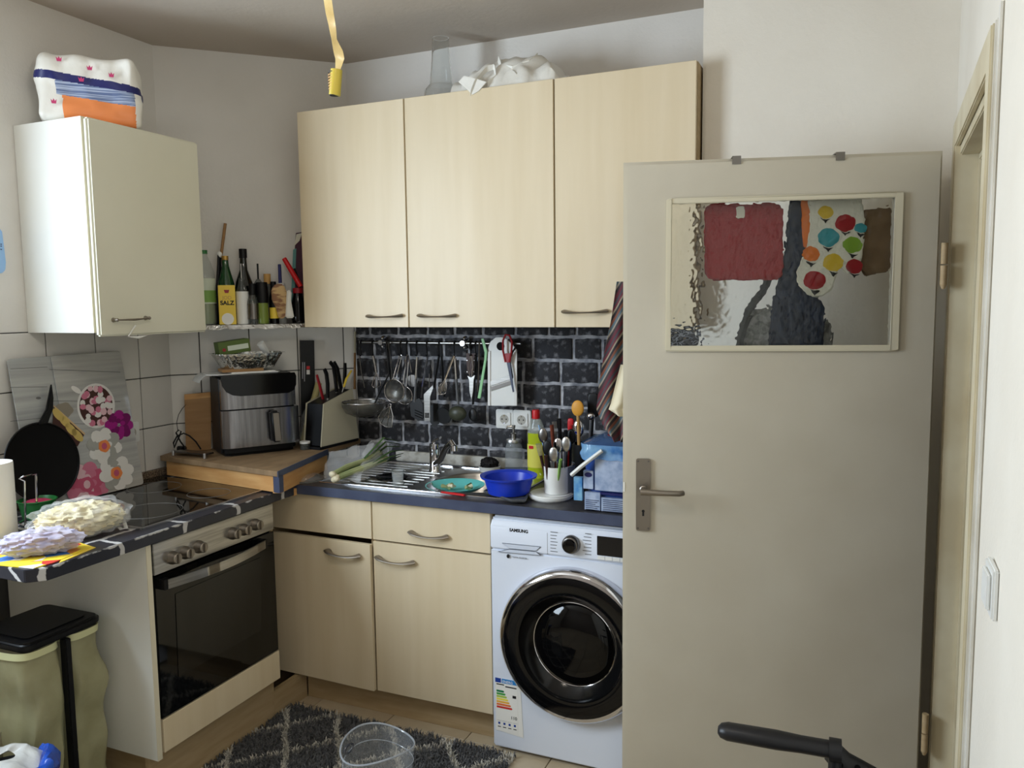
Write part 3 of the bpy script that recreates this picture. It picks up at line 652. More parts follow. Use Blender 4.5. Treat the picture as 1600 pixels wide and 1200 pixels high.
# ================================================================== ceiling lamp (above the frame) and fly strip
LX, LY = .86, -2.0
lp = thing('pendant_lamp', 'ceiling lamp with a shallow white dish shade above the room', 'lamp', (LX, LY, H))
part('ceiling_rose', MB().lathe([(.05, 0), (.045, -.03), (.01, -.035)], (LX, LY, H)), 'white_plastic', lp)
part('cord', MB().cyl((LX, LY, H-.03), (LX, LY, H-.13), .004, 8), 'white_plastic', lp)
part('shade', MB().lathe([(.02, -.12), (.10, -.135), (.19, -.17), (.19, -.174), (.10, -.14), (.02, -.125)], (LX, LY, H), n=40, cap=(False, False)), 'white_plastic', lp)
mat('bulb_glow', (255, 226, 184), .5, emit=6)
part('bulb', MB().blob((LX, LY, H-.20), (.032, .032, .045), 10), 'bulb_glow', lp)
pd = bpy.data.lights.new('lamp_light', 'POINT'); po = bpy.data.objects.new('lamp_light', pd); COL.objects.link(po)
pd.energy = LAMP_W; pd.color = (1, .93, .83); pd.shadow_soft_size = .06; po.location = (LX, LY, H-.29)
mat('fly_paper', (206, 190, 140), .35, col2=(184, 162, 108), vs=20); mat('canister_yellow', (178, 160, 58), .4)
c0, c1 = P(526, 109, y=-1.5), P(523, 149, y=-1.5)
fs = thing('fly_strip', 'yellow sticky fly strip hanging from above with its canister', 'fly strip', c1)
k = MB().cyl(c1, c0, .0128, 20); can = part('canister', k, 'canister_yellow', fs)
part('canister_bottom', MB().cyl(c1+V((0, 0, -.0005)), c1+V((0, 0, .001)), .011, 20), 'print_black', can)
for i in range(7):
    z_ = c1.z+.012+i*.006
    part('print_line', MB().lathe([(.01305, 0), (.01305, .0016)], (c1.x, c1.y, z_), n=20, cap=(False, False)), 'print_black' if i == 6 else 'wood_spoon', can)
cl = [(528, 109, 9, .0), (531, 92, 13, .4), (528, 78, 14, .9), (522, 60, 9, 1.2), (519, 40, 10, .5), (515, 20, 12, .2), (512, 0, 13, .1), (508, -40, 14, .5), (505, -70, 13, .2)]
k = MB()
def strip(u, v):
    q = u*(len(cl)-1); i = min(int(q), len(cl)-2); f = q-i; a = [cl[i][j]*(1-f)+cl[i+1][j]*f for j in range(4)]
    c = P(a[0], a[1], y=-1.5); w_ = a[2]/2*1.65/1246.2*1.0
    return c+(V((math.cos(a[3]), math.sin(a[3]), 0))*w_*(2*v-1)*1.15)
k.grid(strip, 40, 4); part('sticky_ribbon', k, 'fly_paper', fs, solid=.0006)
q = P(505, -70, y=-1.5); part('thread', MB().tube([q, (q.x, q.y, H)], .001, 6), 'wood_spoon', fs)

# ================================================================== on top of the cabinets
def rbox(c, half, r=.03, disp=.006, sc=6, sd=0, rx=None, n=22):
    m = MB(); half = V(half)
    def put(q):
        inn = V([max(-(h-r), min(h-r, t)) for t, h in zip(q, half)]); d = q-inn
        q = inn+(d.normalized()*r if d.length > 1e-9 else d)
        q = q+V((noise.noise(q*sc*3+V((sd, 0, 0))), noise.noise(q*sc*3+V((0, sd, 5))), noise.noise(q*sc*3+V((3, 0, sd)))*.6))*disp
        return V(c)+(rx @ q if rx else q)
    for ax in range(3):
        for s_ in (-1, 1):
            def fn(u, v, ax=ax, s_=s_):
                q = [0, 0, 0]; q[ax] = s_*half[ax]; q[(ax+1) % 3] = (2*u-1)*half[(ax+1) % 3]; q[(ax+2) % 3] = (2*v-1)*half[(ax+2) % 3]; return put(V(q))
            m.grid(fn, n, n)
    return m
# paper towel pack
pc = V((-.685, -.99, 2.192+.112)); prot = Matrix.Rotation(math.radians(47), 3, 'Z')
def pk_mat(u, v):
    z = v
    return 0
pk = thing('paper_towel_pack', 'plastic wrapped paper towel pack in orange, white and blue on white cabinet', 'pack', (pc.x, pc.y, 2.192))
k = rbox(pc, (.155, .095, .112), r=.03, disp=.014, sc=5, sd=3, rx=prot, n=84)
for i, f in enumerate(k.f):
    q = prot.transposed() @ (sum((k.v[j] for j in f), V())/len(f)-pc); z = q.z/.112; tl = z+q.x*.9; u = q.x/.155
    m_ = 0
    if .12 < tl < .34 and q.y < .085: m_ = 1
    elif q.y < -.05 and -.28 < tl <= .12 and -.62 < u < .9: m_ = 2
    elif q.y < -.05 and tl <= -.28 and -.5 < u < .9: m_ = 3
    elif z > .75 and u > -.1 and q.y > -.03: m_ = 3
    k.mi[i] = m_
mat('towel_stack', (170, 182, 206), .6, col2=(96, 112, 150), vs=30, st=(.2, .2, 8), fac=(.45, .55))
part('wrapping', k, ['bag_white', 'navy', 'towel_stack', 'orange'], pk)
mat('crown_pink', (196, 60, 110), .7)
for px, py in ((84, 158), (140, 106), (174, 117), (92, 92), (127, 124)):
    c = PL(px, py, pc+prot @ V((0, -.105, 0)), prot @ V((0, -1, 0))); X_ = prot @ V((1, 0, 0)); Z_ = V((0, 0, 1)); r_ = .009
    part('printed_crown', MB().poly([c+X_*a*r_+Z_*b_*r_ for a, b_ in ((-.7, -.8), (.7, -.8), (1, .8), (.4, .1), (0, 1), (-.4, .1), (-1, .8))], (prot @ V((0, -.0006, 0)))), 'crown_pink', pk, smooth=0)
# glass vase
vb = P(690, 148, y=-.2); vb.z = UZ1
k = MB().lathe([(.066, 0), (.068, .02), (.066, .045), (.05, .062), (.046, .066), (.036, .16), (.032, .24), (.029, .24), (.033, .16), (.043, .068), (.06, .045), (.062, .022), (.058, .012), (.0005, .012)], vb, n=40)
mat('glass_clear', (246, 248, 248), .0, trans=1, ior=1.2)
solo('glass_vase', k, 'glass_clear', 'clear glass vase with wide foot on top of the wall cabinets', 'vase')
# crumpled white carrier bag
bw0, bw1 = P(716, 140, y=-.24), P(905, 112, y=-.16)
def bagfn(u, v):
    c = bw0.lerp(bw1, u); h_ = (.014+.108*math.sin(PI*min(1, u*1.05+.02))**.6)*(1 if u < .95 else .6)
    th = PI*v; y_ = -.30+.24*v
    z_ = UZ1+.003+h_*math.sin(th)**.7
    q = V((c.x, y_, z_)); nn = V((noise.noise(q*14), noise.noise(q*14+V((9, 0, 0))), noise.noise(q*17+V((0, 7, 0)))))
    q += V((nn.x*.02, nn.y*.02, abs(nn.z)*.045 if math.sin(th) > .1 else 0)); q.z = max(q.z, UZ1+.002); return q
cb_ = thing('plastic_bag', 'crumpled white plastic carrier bag lying on the wall cabinets', 'bag', (bw0.lerp(bw1, .5).x, -.18, UZ1))
part('body', MB().grid(bagfn, 46, 26), 'bag_white', cb_, solid=.001)
def flap(pts, w_, nm):
    k = MB()
    def fn(u, v):
        q = u*(len(pts)-1); i = min(int(q), len(pts)-2); f = q-i; c = pts[i].lerp(pts[i+1], f)
        return c+V((.25, -.3, .9))*(v-.5)*w_*(1+.4*noise.noise(c*25))
    k.grid(fn, 24, 5); part(nm, k, 'bag_white', cb_, solid=.001)
flap([P(735, 146, y=-.331), P(742, 128, y=-.331), P(760, 108, y=-.30), P(772, 104, y=-.29), P(775, 122, y=-.29), P(762, 132, y=-.31)], .022, 'handle_loop')
flap([P(778, 92, y=-.24), P(783, 104, y=-.26), P(800, 108, y=-.27), P(826, 100, y=-.25), P(840, 86, y=-.22)], .022, 'handle_loop')
k = MB(); k.poly([P(x, y, y=-.3275) for x, y in ((716, 128), (725, 118), (748, 124), (760, 128), (748, 142), (738, 148), (728, 138))], (0, .004, 0)); part('overhang', k, 'bag_white', cb_, bevel=.001)

# ================================================================== corner shelf with bottles
sz = 1.506
def bpt(s, off, z): p = BA+BD*s+BN*off; return V((p.x, p.y, z))
sh = thing('corner_shelf', 'foil covered shelf board between the wall cabinets', 'shelf', bpt(.4, .06, sz-.016))
part('board', MB().poly([bpt(.03, .008, sz-.016), bpt(.74, .008, sz-.016), bpt(.74, .135, sz-.016), bpt(.03, .135, sz-.016)], (0, 0, .014)), 'white_lam', sh, smooth=0)
def foilfn(u, v):
    q = bpt(.03+.71*u, .008+.14*v, sz); 
    q.z = sz-.001+.0015*noise.noise(q*60)
    if v > .93: q.z -= .017+.006*noise.noise(q*40)
    return q
part('foil_liner', MB().grid(foilfn, 60, 14), 'foil', sh)
def bspot(px, off, py=497): p = PB(px, py, off); p.z = sz+.0012; return p
def scl(off): return 1
def pxm(n_, p): return n_*((p-CAM).dot(FWD))/F_PX
def bottle(name, lab, px, off, ytop, prof, m, cat='bottle', n=24, y0=497, parts=()):
    p = bspot(px, off); h = PB(px, ytop, off).z-p.z
    t = thing(name, lab, cat, p, 'bottles on the corner shelf' if cat == 'bottle' else None)
    part('body', MB().lathe([(pxm(r, p), z*h) for r, z in prof], p, n=n), m, t)
    for nm, pr_, mm in parts: part(nm, MB().lathe([(pxm(r, p), z*h) for r, z in pr_], p, n=n), mm, t)
    return t, p, h
mat('glass_green', (22, 70, 34), .06, spec=.7, coat=.4)
mat('glass_olive', (14, 20, 14), .08, spec=.7, coat=.4)
mat('glass_grey', (92, 96, 92), .08, alpha=.55, spec=.8)
mat('pet_clear', (200, 206, 200), .1, alpha=.35, spec=.8)
mat('label_green', (128, 166, 84), .6); mat('label_pale', (206, 214, 196), .6); mat('gold', (190, 150, 80), .4, .6); mat('oil_green', (120, 138, 60), .2)
t, p, h = bottle('oil_bottle', 'large clear bottle with green labels next to the white cabinet', 323, .075, 391, [(14, 0), (15, .02), (14.5, .3), (15, .5), (14.5, .7), (9, .85), (5, .93), (5, .97)], 'pet_clear', parts=[('cap', [(5.6, .95), (5.6, 1.0)], 'green'), ('liquid', [(13.5, .01), (13.5, .28)], 'oil_green'), ('label', [(15.4, .28), (15.4, .62)], 'label_pale'), ('label_band', [(15.7, .3), (15.7, .46)], 'label_green')])
t, p, h = bottle('vinegar_bottle', 'green glass bottle with gold cap behind the yellow salt packet', 356, .055, 400, [(13.5, 0), (14, .02), (14, .45), (12, .6), (5, .86), (4.6, .95)], 'glass_green', parts=[('cap', [(5, .94), (5, 1.0)], 'gold')])
t, p, h = bottle('oil_bottle', 'tall dark olive oil bottle with black cap, tallest on the shelf', 384, .046, 389, [(14.5, 0), (15, .02), (15, .42), (12.5, .56), (6, .72), (5.2, .84), (5.2, .9)], 'glass_olive', parts=[('cap', [(6, .88), (6, 1.0)], 'black_plastic')])
part('label', MB().poly([p+BN*(pxm(17.2, p))*math.cos(a)+BD*pxm(17.2, p)*math.sin(a)+V((0, 0, h*.2)) for a in [-.9+.2*i for i in range(10)]], (0, 0, h*.2)), 'dark_red', t, smooth=0) if False else None
part('label', MB().lathe([(pxm(15.3, p), .18*h), (pxm(15.3, p), .40*h)], p, n=24, cap=(False, False)), 'label_pale', t)
part('label_crest', MB().lathe([(pxm(15.5, p), .33*h), (pxm(15.5, p), .38*h)], p, n=24, cap=(False, False)), 'dark_red', t)
bottle('oil_dispenser', 'white sleeved oil dispenser with thin metal spout', 380, .095, 412, [(9.8, 0), (10, .52), (9.8, .54)], 'white_plastic', parts=[('neck', [(9.2, .54), (5.5, .66), (4.5, .76)], 'glass_grey'), ('spout', [(1.2, .76), (1, 1.0)], 'steel')])
bottle('spice_bottle', 'small clear bottle with black cap and pale label', 396, .11, 443, [(8.4, 0), (8.6, .55), (4, .74)], 'glass_grey', parts=[('cap', [(5.4, .72), (5.4, 1)], 'black_plastic'), ('label', [(8.8, .12), (8.8, .5)], 'steel_dark')])
bottle('oil_dispenser', 'slim clear dispenser with thin black spout behind the spice bottles', 406, .045, 412, [(6.2, 0), (6.2, .68), (3, .74)], 'glass_grey', parts=[('spout', [(1.3, .74), (1.4, 1.0)], 'black_plastic')])
bottle('pepper_mill', 'small mill with black top and olive glass base', 411, .1, 441, [(8.6, 0), (8.9, .05), (8.7, .5)], 'oil_green', 'pepper mill', parts=[('grinder_head', [(9.2, .5), (9.4, .85), (8.4, 1)], 'black_plastic')])
bottle('cork_bottle', 'narrow clear bottle closed with a wooden stopper', 420, .05, 428, [(5.5, 0), (5.5, .7), (4.2, .82)], 'glass_grey', parts=[('stopper', [(5.2, .8), (5.4, 1)], 'wood_spoon')])
bottle('sauce_bottle', 'dark sauce bottle with yellow label', 429, .085, 440, [(7, 0), (7, .6), (4, .8)], 'black_gloss', parts=[('label', [(7.3, .12), (7.3, .38)], 'yellow'), ('cap', [(4.4, .8), (4.4, 1)], 'black_plastic')])
bottle('jar', 'dark jar with shiny shoulder at the right end of the shelf', 467, .08, 450, [(10, 0), (11, .1), (11, .5), (7, .85)], 'black_gloss', 'jar', parts=[('lid', [(8, .85), (8, 1)], 'dark_red')])
bottle('pump_bottle', 'frosted white bottle with blue pump behind the golden packet', 440, .04, 413, [(8, 0), (8, .62), (7, .68)], 'film_milky', parts=[('neck', [(2.6, .68), (2.4, 1.0)], 'navy')])
# salt packet
p = bspot(356, .132); w_, hh, dd = pxm(25, p), PB(356, 446, .132).z-sz, .03
sb = thing('salt_packet', 'yellow salt packet reading SALZ on the corner shelf', 'packet', p)
xfb = basis(p, BD, (0, 0, 1))
part('carton', MB(xfb).box(-w_/2, w_/2, 0, hh, -dd, 0), 'yellow', sb, bevel=.001, smooth=0)
lettering('SALZ', xfb @ Matrix.Translation((0, hh*.50, .0006)), w_*.36, 'print_black', sb, align='CENTER', bold=.0008)
lettering('JOD', xfb @ Matrix.Translation((0, hh*.64, .0006)), w_*.30, 'wood_spoon', sb, align='CENTER')
part('bowl_print', MB(xfb).poly([(x, y+hh*.14, .0002) for x, y, _ in circ(hh*.15, 24, w_*.36)], (0, 0, .0006)), 'white_paper', sb, smooth=0)
part('brand_print', MB(xfb).poly([(-w_*.16, hh*.88, .0002), (w_*.16, hh*.88, .0002), (w_*.1, hh*.80, .0002), (-w_*.1, hh*.80, .0002)], (0, 0, .0006)), 'dark_red', sb, smooth=0)
# brushes, packets and the lighter
a, b_ = bspot(331, .035), PB(352, 349, .03)
k = MB().tube([a+V((0, 0, .002)), a.lerp(b_, .6), b_], [.005, .0062, .0062], 10); solo('wooden_spoon', k, 'wood_board', 'wooden spoon handle sticking up beside the white cabinet', 'spoon')
p = bspot(340, .04); q = PB(343, 398, .04)
k = MB().tube([p, p.lerp(q, .5), q], [.012, .014, .010], 12, flat=.6); br_ = thing('brush', 'black brush with white tip leaning behind the green bottle', 'brush', p); part('handle', k, 'black_plastic', br_); part('tip', MB().blob(q, (.012, .010, .014), 8), 'white_plastic', br_)
mat('packet_gold', (196, 160, 104), .4, col2=(130, 84, 44), vs=60, st=(.3, .3, 1), fac=(.45, .55))
p = bspot(436, .115)
pts = [(424, 452), (431, 443), (443, 444), (448, 456), (447, 478), (446, 497), (436, 498), (431, 480), (425, 468)]
solo('noodle_packet', MB().poly([PB(x, y, .12) for x, y in pts], BN*-.02), 'packet_gold', 'crumpled golden brown food packet standing on the shelf', 'packet', bevel=.005)
pts = [(449, 452), (456, 455), (455, 470), (460, 497), (446, 497), (447, 470)]
solo('food_bag', MB().poly([PB(x, y, .115) for x, y in pts], BN*-.02), 'bag_white', 'small pale twisted food bag beside the golden packet', 'bag', bevel=.005)
a, b_ = PB(470, 448, .10), PB(444, 404, .06)
k = MB().tube([a, a.lerp(b_, .5), b_], [.011, .011, .010], 12); li = thing('gas_lighter', 'red stick lighter leaning against the maple cabinet', 'lighter', a); part('body', k, 'red', li)
part('trigger', MB().tube([PB(459, 420, .075), PB(466, 440, .085)], .007, 8), 'black_plastic', li)
mat('box_teal', (96, 150, 146), .6); mat('box_plum', (70, 30, 50), .6)
bx = thing('food_box', 'tall teal and plum carton leaning at the end of the shelf', 'box', PB(463, 497, .03))
part('carton', MB().poly([PB(x, y, .03) for x, y in ((452, 497), (458, 440), (463, 364), (475, 362), (480, 430), (474, 497))], BN*-.025), 'box_plum', bx, smooth=0)
part('printed_panel', MB().poly([PB(x, y, .031) for x, y in ((454, 480), (458, 390), (463, 388), (461, 440), (460, 480))], BN*.0006), 'box_teal', bx, smooth=0)
part('printed_photo', MB().poly([PB(x, y, .031) for x, y in ((460, 384), (463, 366), (472, 364), (468, 376))], BN*.0006), 'mitt_white', bx, smooth=0)

# ================================================================== corner platform and air fryer
PZ = .98
pf = thing('corner_platform', 'raised wooden corner board with navy edge behind the hob', 'platform', (-.5, -.45, WZ1))
rc, lc, fc = P(433, 737, z=PZ), P(250, 712, z=PZ), P(512, 702, z=PZ)
lc.x = max(lc.x, XA+.008)
poly_top = [lc, rc, fc, V((BB.x+.03, -.02, PZ)), V((BB.x-.02, -.045, PZ)), V((XA+.012, BA.y-.012, PZ))]
low = [V((p.x, p.y, PZ-.02)) for p in poly_top]
part('top_board', MB().poly(low, (0, 0, .02)), 'wood_top', pf, bevel=.001, seg=1, smooth=0)
f0, f1 = V((lc.x+.02, lc.y+.012, WZ1+.006)), V((rc.x-.03, rc.y+.012, WZ1+.006))
n_ = (f1-f0).cross(V((0, 0, 1))).normalized()
part('front_beam', MB().poly([f0, f1, f1-n_*.03, f0-n_*.03], (0, 0, PZ-.02-WZ1-.008)), 'wood_pine', pf, smooth=0)
g0, g1 = V((rc.x-.005, rc.y+.02, WZ1+.001)), V((fc.x-.005, fc.y, WZ1+.001))
dd_ = (g1-g0).normalized(); nn_ = V((dd_.y, -dd_.x, 0))
part('side_beam', MB().poly([g0, g1, g1-nn_*.03, g0-nn_*.03], (0, 0, PZ-.02-WZ1-.003)), 'wood_pine', pf, smooth=0)
part('navy_edge', MB().poly([V((rc.x, rc.y, PZ-.021)), V((fc.x, fc.y, PZ-.021)), V((fc.x, fc.y, PZ-.021))+nn_*.003, V((rc.x, rc.y, PZ-.021))+nn_*.003], (0, 0, .022)), 'navy_lam', pf, smooth=0)
part('navy_post', MB().poly([V((rc.x-.026, rc.y+.008, WZ1+.006)), V((rc.x+.004, rc.y+.004, WZ1+.006)), V((rc.x+.002, rc.y+.03, WZ1+.006)), V((rc.x-.026, rc.y+.03, WZ1+.006))], (0, 0, PZ-WZ1-.026)), 'navy_lam', pf, smooth=0)
# air fryer
A0, A1 = P(350, 716, z=PZ), P(467, 703, z=PZ); ad_ = (A1-A0); ad_.z = 0; AW = ad_.length; ad_.normalize(); an_ = V((ad_.y, -ad_.x, 0))
af = thing('air_fryer', 'black and steel air fryer standing on the corner board', 'air fryer', A0+ad_*AW/2-an_*.13+V((0, 0, 0)))
AH = .325; AD = .19
xa = basis(A0+V((0, 0, .001)), ad_, (0, 0, 1))       # x right, y up, z to the front
part('body', MB(xa).poly([(x, .0, z) for x, z in ((.0, -AD), (AW, -AD), (AW, -.03), (AW-.03, -.008), (.03, -.008), (0, -.03))], (0, AH, 0)), 'black_plastic', af, bevel=.012, seg=3)
mat('steel_brushed', (150, 148, 150), .22, 1, col2=(120, 118, 120), vs=4, st=(20, 20, 1))
def curved(x0, x1, y0, y1, z0, bul, dep=.02, n=14):
    m = MB(xa); pts = []
    for i in range(n+1):
        u = i/n; e = min(u, 1-u); zz = z0+bul*(1-max(0, 1-e/.16)**2); pts.append((x0+(x1-x0)*u, y0, zz))
    pts += [(x1, y0, z0-dep), (x0, y0, z0-dep)]
    m.poly(pts, (0, y1-y0, 0)); return m
part('upper_band', curved(.002, AW-.002, .19, .31, -.012, .012), 'steel_brushed', af)
m_ = MB(xa); m_.poly([(.0, .31, .0), (.006, .285, .0), (.02, .262, .0), (.045, .247, .0), (.075, .242, .0), (AW-.035, .242, .0), (AW-.012, .252, .0), (AW-.002, .275, .0), (AW, .31, .0), (AW-.006, AH+.0005, -.0), (.006, AH+.0005, -.0)], (0, 0, .0045))
part('control_screen', m_, 'black_gloss', af, bevel=.001)
bk = part('basket_front', curved(-.002, AW+.006, .035, .186, -.004, .016), 'steel_brushed', af)
part('basket_handle', MB(xa).poly([(AW*.60, .05, .012), (AW*.72, .05, .012), (AW*.70, .178, .012), (AW*.58, .178, .012)], (0, 0, .045)), 'black_plastic', bk, bevel=.008, seg=3)
part('handle_plate', MB(xa).poly([(AW*.625, .056, .0575), (AW*.705, .056, .0575), (AW*.685, .170, .0575), (AW*.605, .170, .0575)], (0, 0, .002)), 'nickel', bk, bevel=.001)
ft = A0.z+.001+AH+.001
def fp(px, py, z): return P(px, py, z=z)
def fxy(u, d, z): return A0+ad_*u-an_*(d*.74)+V((0, 0, z-A0.z))
# mat, board, foil tray and carton on the fryer
k = MB(); k.poly([fxy(u, d, ft) for u, d in ((-.03, .27), (-.035, .10), (0, .05), (AW*.35, .055), (AW*.42, .07), (AW*.8, .055), (AW*.86, .1), (AW*.86, .24), (AW*.4, .27))], (0, 0, .003))
k2 = MB(); k2.grid(lambda u, v: fxy(-.03-.035*v, .27-.17*u, ft+.002-.03*v*v), 8, 5)
tr_ = thing('silicone_mat', 'thin white silicone mat draped over the air fryer top', 'mat', fxy(AW/2, .15, ft)); part('sheet', k, 'white_plastic', tr_, bevel=.001); part('hanging_flap', k2, 'film_milky', tr_, solid=.0015)
zb_ = ft+.0035
k = MB(); k.poly([fxy(u, d, zb_) for u, d in ((.06, .08), (AW*.78, .07), (AW*.80, .22), (.06, .24))], (0, 0, .004)); solo('paper_plate', k, 'white_paper', 'white paper plate under the brown board on the air fryer', 'plate', bevel=.001)
k = MB(); k.poly([fxy(u, d, zb_+.0045) for u, d in ((.025, .085), (AW*.62, .075), (AW*.64, .21), (.03, .22))], (0, 0, .012)); solo('trivet_board', k, 'wood_board', 'small brown wooden board under the foil tray', 'board', bevel=.0015)
ftz = zb_+.017; fcn = fxy(AW*.46, .155, ftz)
ftr = thing('foil_tray', 'fluted aluminium foil baking tray on the air fryer', 'tray', fcn)
k = MB(); nn = 72
def trayfn(u, v):
    a = 2*PI*u; sg = lambda t: math.copysign(abs(t)**.6, t); fl = 1+.018*math.cos(a*24)*(1 if v < .9 else 0)
    r0 = (.100+.036*min(v/.85, 1))*fl+(.012 if v > .9 else 0); r1 = (.055+.026*min(v/.85, 1))*fl+(.012 if v > .9 else 0)
    return fcn+ad_*sg(math.cos(a))*r0+an_*sg(math.sin(a))*r1+V((0, 0, .062*min(v/.9, 1)))
k.grid(trayfn, 144, 10); part('wall', k, 'foil', ftr, solid=.0006)
part('base', MB().poly([trayfn(i/40, 0)+V((0, 0, .0004)) for i in range(40)], (0, 0, .0008)), 'foil', ftr)
gz = ftz+.064-.03
gb = thing('green_carton', 'green food carton lying in the foil tray', 'carton', fxy(AW*.33, .16, gz))
xg = basis(fxy(AW*.08, .12, ftz+.055), ad_+V((0, 0, .12)), (0, 0, 1))
part('box', MB(xg).box(0, .125, 0, .052, -.075, 0), 'label_green_d' if 'label_green_d' in MATS else mat('label_green_d', (84, 104, 46), .6), gb, bevel=.001, smooth=0)
part('end_flap', MB(xg).box(.125, .1256, .001, .051, -.074, -.001), 'wood_board', gb, smooth=0)
part('text_label', MB(xg).box(.035, .118, .014, .034, 0, .0006), 'label_pale', gb, smooth=0)
lettering('BIO', xg @ Matrix.Translation((.05, .018, .0008)), .014, 'print_black', gb) if False else None
part('red_dot', MB(xg).poly([(x+.02, y+.02, .0001) for x, y, _ in circ(.007, 16)], (0, 0, .0007)), 'dark_red', gb, smooth=0)
k = MB().tube([fxy(AW*.63, .14, ftz+.10), fxy(AW*.70, .15, ftz+.07), fxy(AW*.76, .16, ftz+.055)], [.016, .015, .006], 14); solo('white_tube', k, 'white_plastic', 'small white plastic tube leaning in the foil tray', 'tube')

# things around the fryer
p = P(290, 703, z=PZ); q = P(290, 616, y=p.y+.015)
cbx = [P(290, 702, z=PZ), P(345, 712, z=PZ)]
pl0 = BA+BN*.035; 
bpts = [PL(x, y, pl0, BN) for x, y in ((288, 616), (330, 612), (330, 706), (291, 708))]
for v_ in bpts[2:]: v_.z = PZ+.001
k = MB().poly([v_ for v_ in bpts], BN*.016); cbd = thing('cutting_board', 'wooden cutting board standing against the tiles beside the air fryer', 'cutting board', (bpts[2]+bpts[3])/2); part('plank', k, 'wood_board', cbd, bevel=.001, smooth=0)
k = MB().poly([bpts[0]+BN*.0165, bpts[1]+BN*.0165, bpts[1]+BN*.0165+V((0, 0, -.022)), bpts[0]+BN*.0165+V((0, 0, -.022))], BN*.0008); part('end_band', k, 'wood_pine', cbd, smooth=0)
cz_ = PZ+.006
def pc_(px, py, o=.09): return PL(px, py, BA+BN*o, BN)
pts = [pc_(x, y) for x, y in ((314, 702), (306, 690), (296, 681), (287, 677), (277, 681), (271, 692), (272, 700), (276, 690), (281, 680), (283, 674), (279, 672), (275, 676), (282, 690), (288, 698), (290, 703))]
for v_ in pts: v_.z = max(v_.z, PZ+.004)
pcord = thing('power_cord', 'coiled black power cord with plug beside the air fryer', 'cord', V((pts[5].x, pts[5].y, PZ)))
part('cable', MB().tube(pts, .0032, 8), 'black_plastic', pcord)
pts = [pc_(x, y, .05) for x, y in ((278, 674), (276, 660), (279, 648), (285, 638), (291, 632))]; part('thin_cable', MB().tube(pts, .0014, 6), 'black_plastic', pcord)
pg = pc_(283, 697, .07); pg.z = PZ+.001
part('plug', MB().box(pg.x-.016, pg.x+.022, pg.y-.012, pg.y+.012, PZ+.001, PZ+.028), 'black_plastic', pcord, bevel=.004)
a, b_ = P(271, 712, z=PZ), P(320, 717, z=PZ)
rk = thing('trivet', 'low steel trivet with two feet at the front of the corner board', 'trivet', (a+b_)/2)
up = V((0, 0, .019)); part('rail', MB().poly([a+up, b_+up, b_+up+V((0, .05, 0)), a+up+V((0, .05, 0))], (0, 0, -.006)), 'steel_dark', rk, bevel=.001)
for q in (a, b_): part('foot', MB().lathe([(.006, 0), (.006, .021)], q+V((0, 0, .001)), n=14), 'alu', rk)
# wall socket above the hob
def socket(parent, c, nrm, upv, r=.02):
    xs_ = basis(c, V(upv).cross(V(nrm)), upv)
    f = part('socket_frame', MB(xs_).poly([(x, y, 0) for x, y, _ in rrect(-.04, .04, -.04, .04, .008)], (0, 0, .008)), 'white_plastic', parent, bevel=.002)
    part('insert', MB(xs_).poly([(x, y, .0082) for x, y, _ in rrect(-.028, .028, -.028, .028, .004)], (0, 0, .004)), 'white_plastic', f, bevel=.001)
    part('well', MB(xs_).lathe([(.0195, .0125), (.0185, .0128), (.0175, .0126)], (0, 0, 0), (0, 0, 1), 24, cap=(True, True)), 'well_grey' if 'well_grey' in MATS else mat('well_grey', (176, 172, 162), .5), f)
    part('pin_hole', MB(xs_).lathe([(.003, .0129), (.003, .0133)], (-.0095, 0, 0), (0, 0, 1), 10), 'print_black', f)
    part('pin_hole', MB(xs_).lathe([(.003, .0129), (.003, .0133)], (.0095, 0, 0), (0, 0, 1), 10), 'print_black', f)
    part('earth_clip', MB(xs_).box(-.002, .002, -.019, -.012, .0126, .0136), 'chrome', f); part('earth_clip', MB(xs_).box(-.002, .002, .012, .019, .0126, .0136), 'chrome', f)
c = P(203, 676, x=XA+.006)
ws = thing('wall_socket', 'single white power socket on the tiles beside the flower boards', 'socket', c); socket(ws, c, (1, 0, 0), (0, 0, 1))
# ================================================================== printed glass boards leaning on the tiles
bx0, bx1 = -.765, -.848; bz0, bz1 = WZ1+.0062, 1.412
bup = (V((bx1, 0, bz1))-V((bx0, 0, bz0))).normalized(); bnr = V((bup.z, 0, -bup.x))       # normal to the room
def PG(px, py, off=0): return PL(px, py, V((bx0, 0, bz0))+bnr*off, bnr)
mat('print_wood', (186, 186, 182), .15, col2=(158, 158, 156), vs=4, st=(1, .3, 12), fac=(.3, .7), coat=.5)
mat('print_wood2', (176, 178, 176), .15, col2=(150, 152, 152), vs=4, st=(1, .3, 12), fac=(.3, .7), coat=.5)
mat('p_line', (96, 96, 96), .3); mat('p_white', (228, 226, 222), .3, coat=.4); mat('p_cream', (206, 176, 130), .3); mat('p_pink', (206, 120, 146), .3); mat('p_pale', (226, 188, 196), .3)
mat('p_magenta', (158, 26, 128), .3); mat('p_magenta2', (120, 16, 96), .3); mat('p_rose', (196, 88, 120), .3); mat('p_choc', (70, 40, 36), .3); mat('p_eclair', (206, 180, 104), .3); mat('p_stone', (140, 132, 118), .3); mat('p_leaf', (166, 166, 160), .3); mat('edge_green', (120, 168, 140), .1)
def board(lab, ya, yb, off, m):
    t = thing('glass_board', lab, 'board', (bx0, (ya+yb)/2, bz0), 'printed glass boards')
    xb_ = basis(V((bx0, ya, bz0))+bnr*off, (0, 1, 0), bup); W_ = yb-ya; Hh = (V((bx1, 0, bz1))-V((bx0, 0, bz0))).length
    part('plate', MB(xb_).poly([(x, y, 0) for x, y, _ in rrect(0, W_, 0, Hh, .012)], (0, 0, .004)), m, t, bevel=.0008, seg=1)
    return t
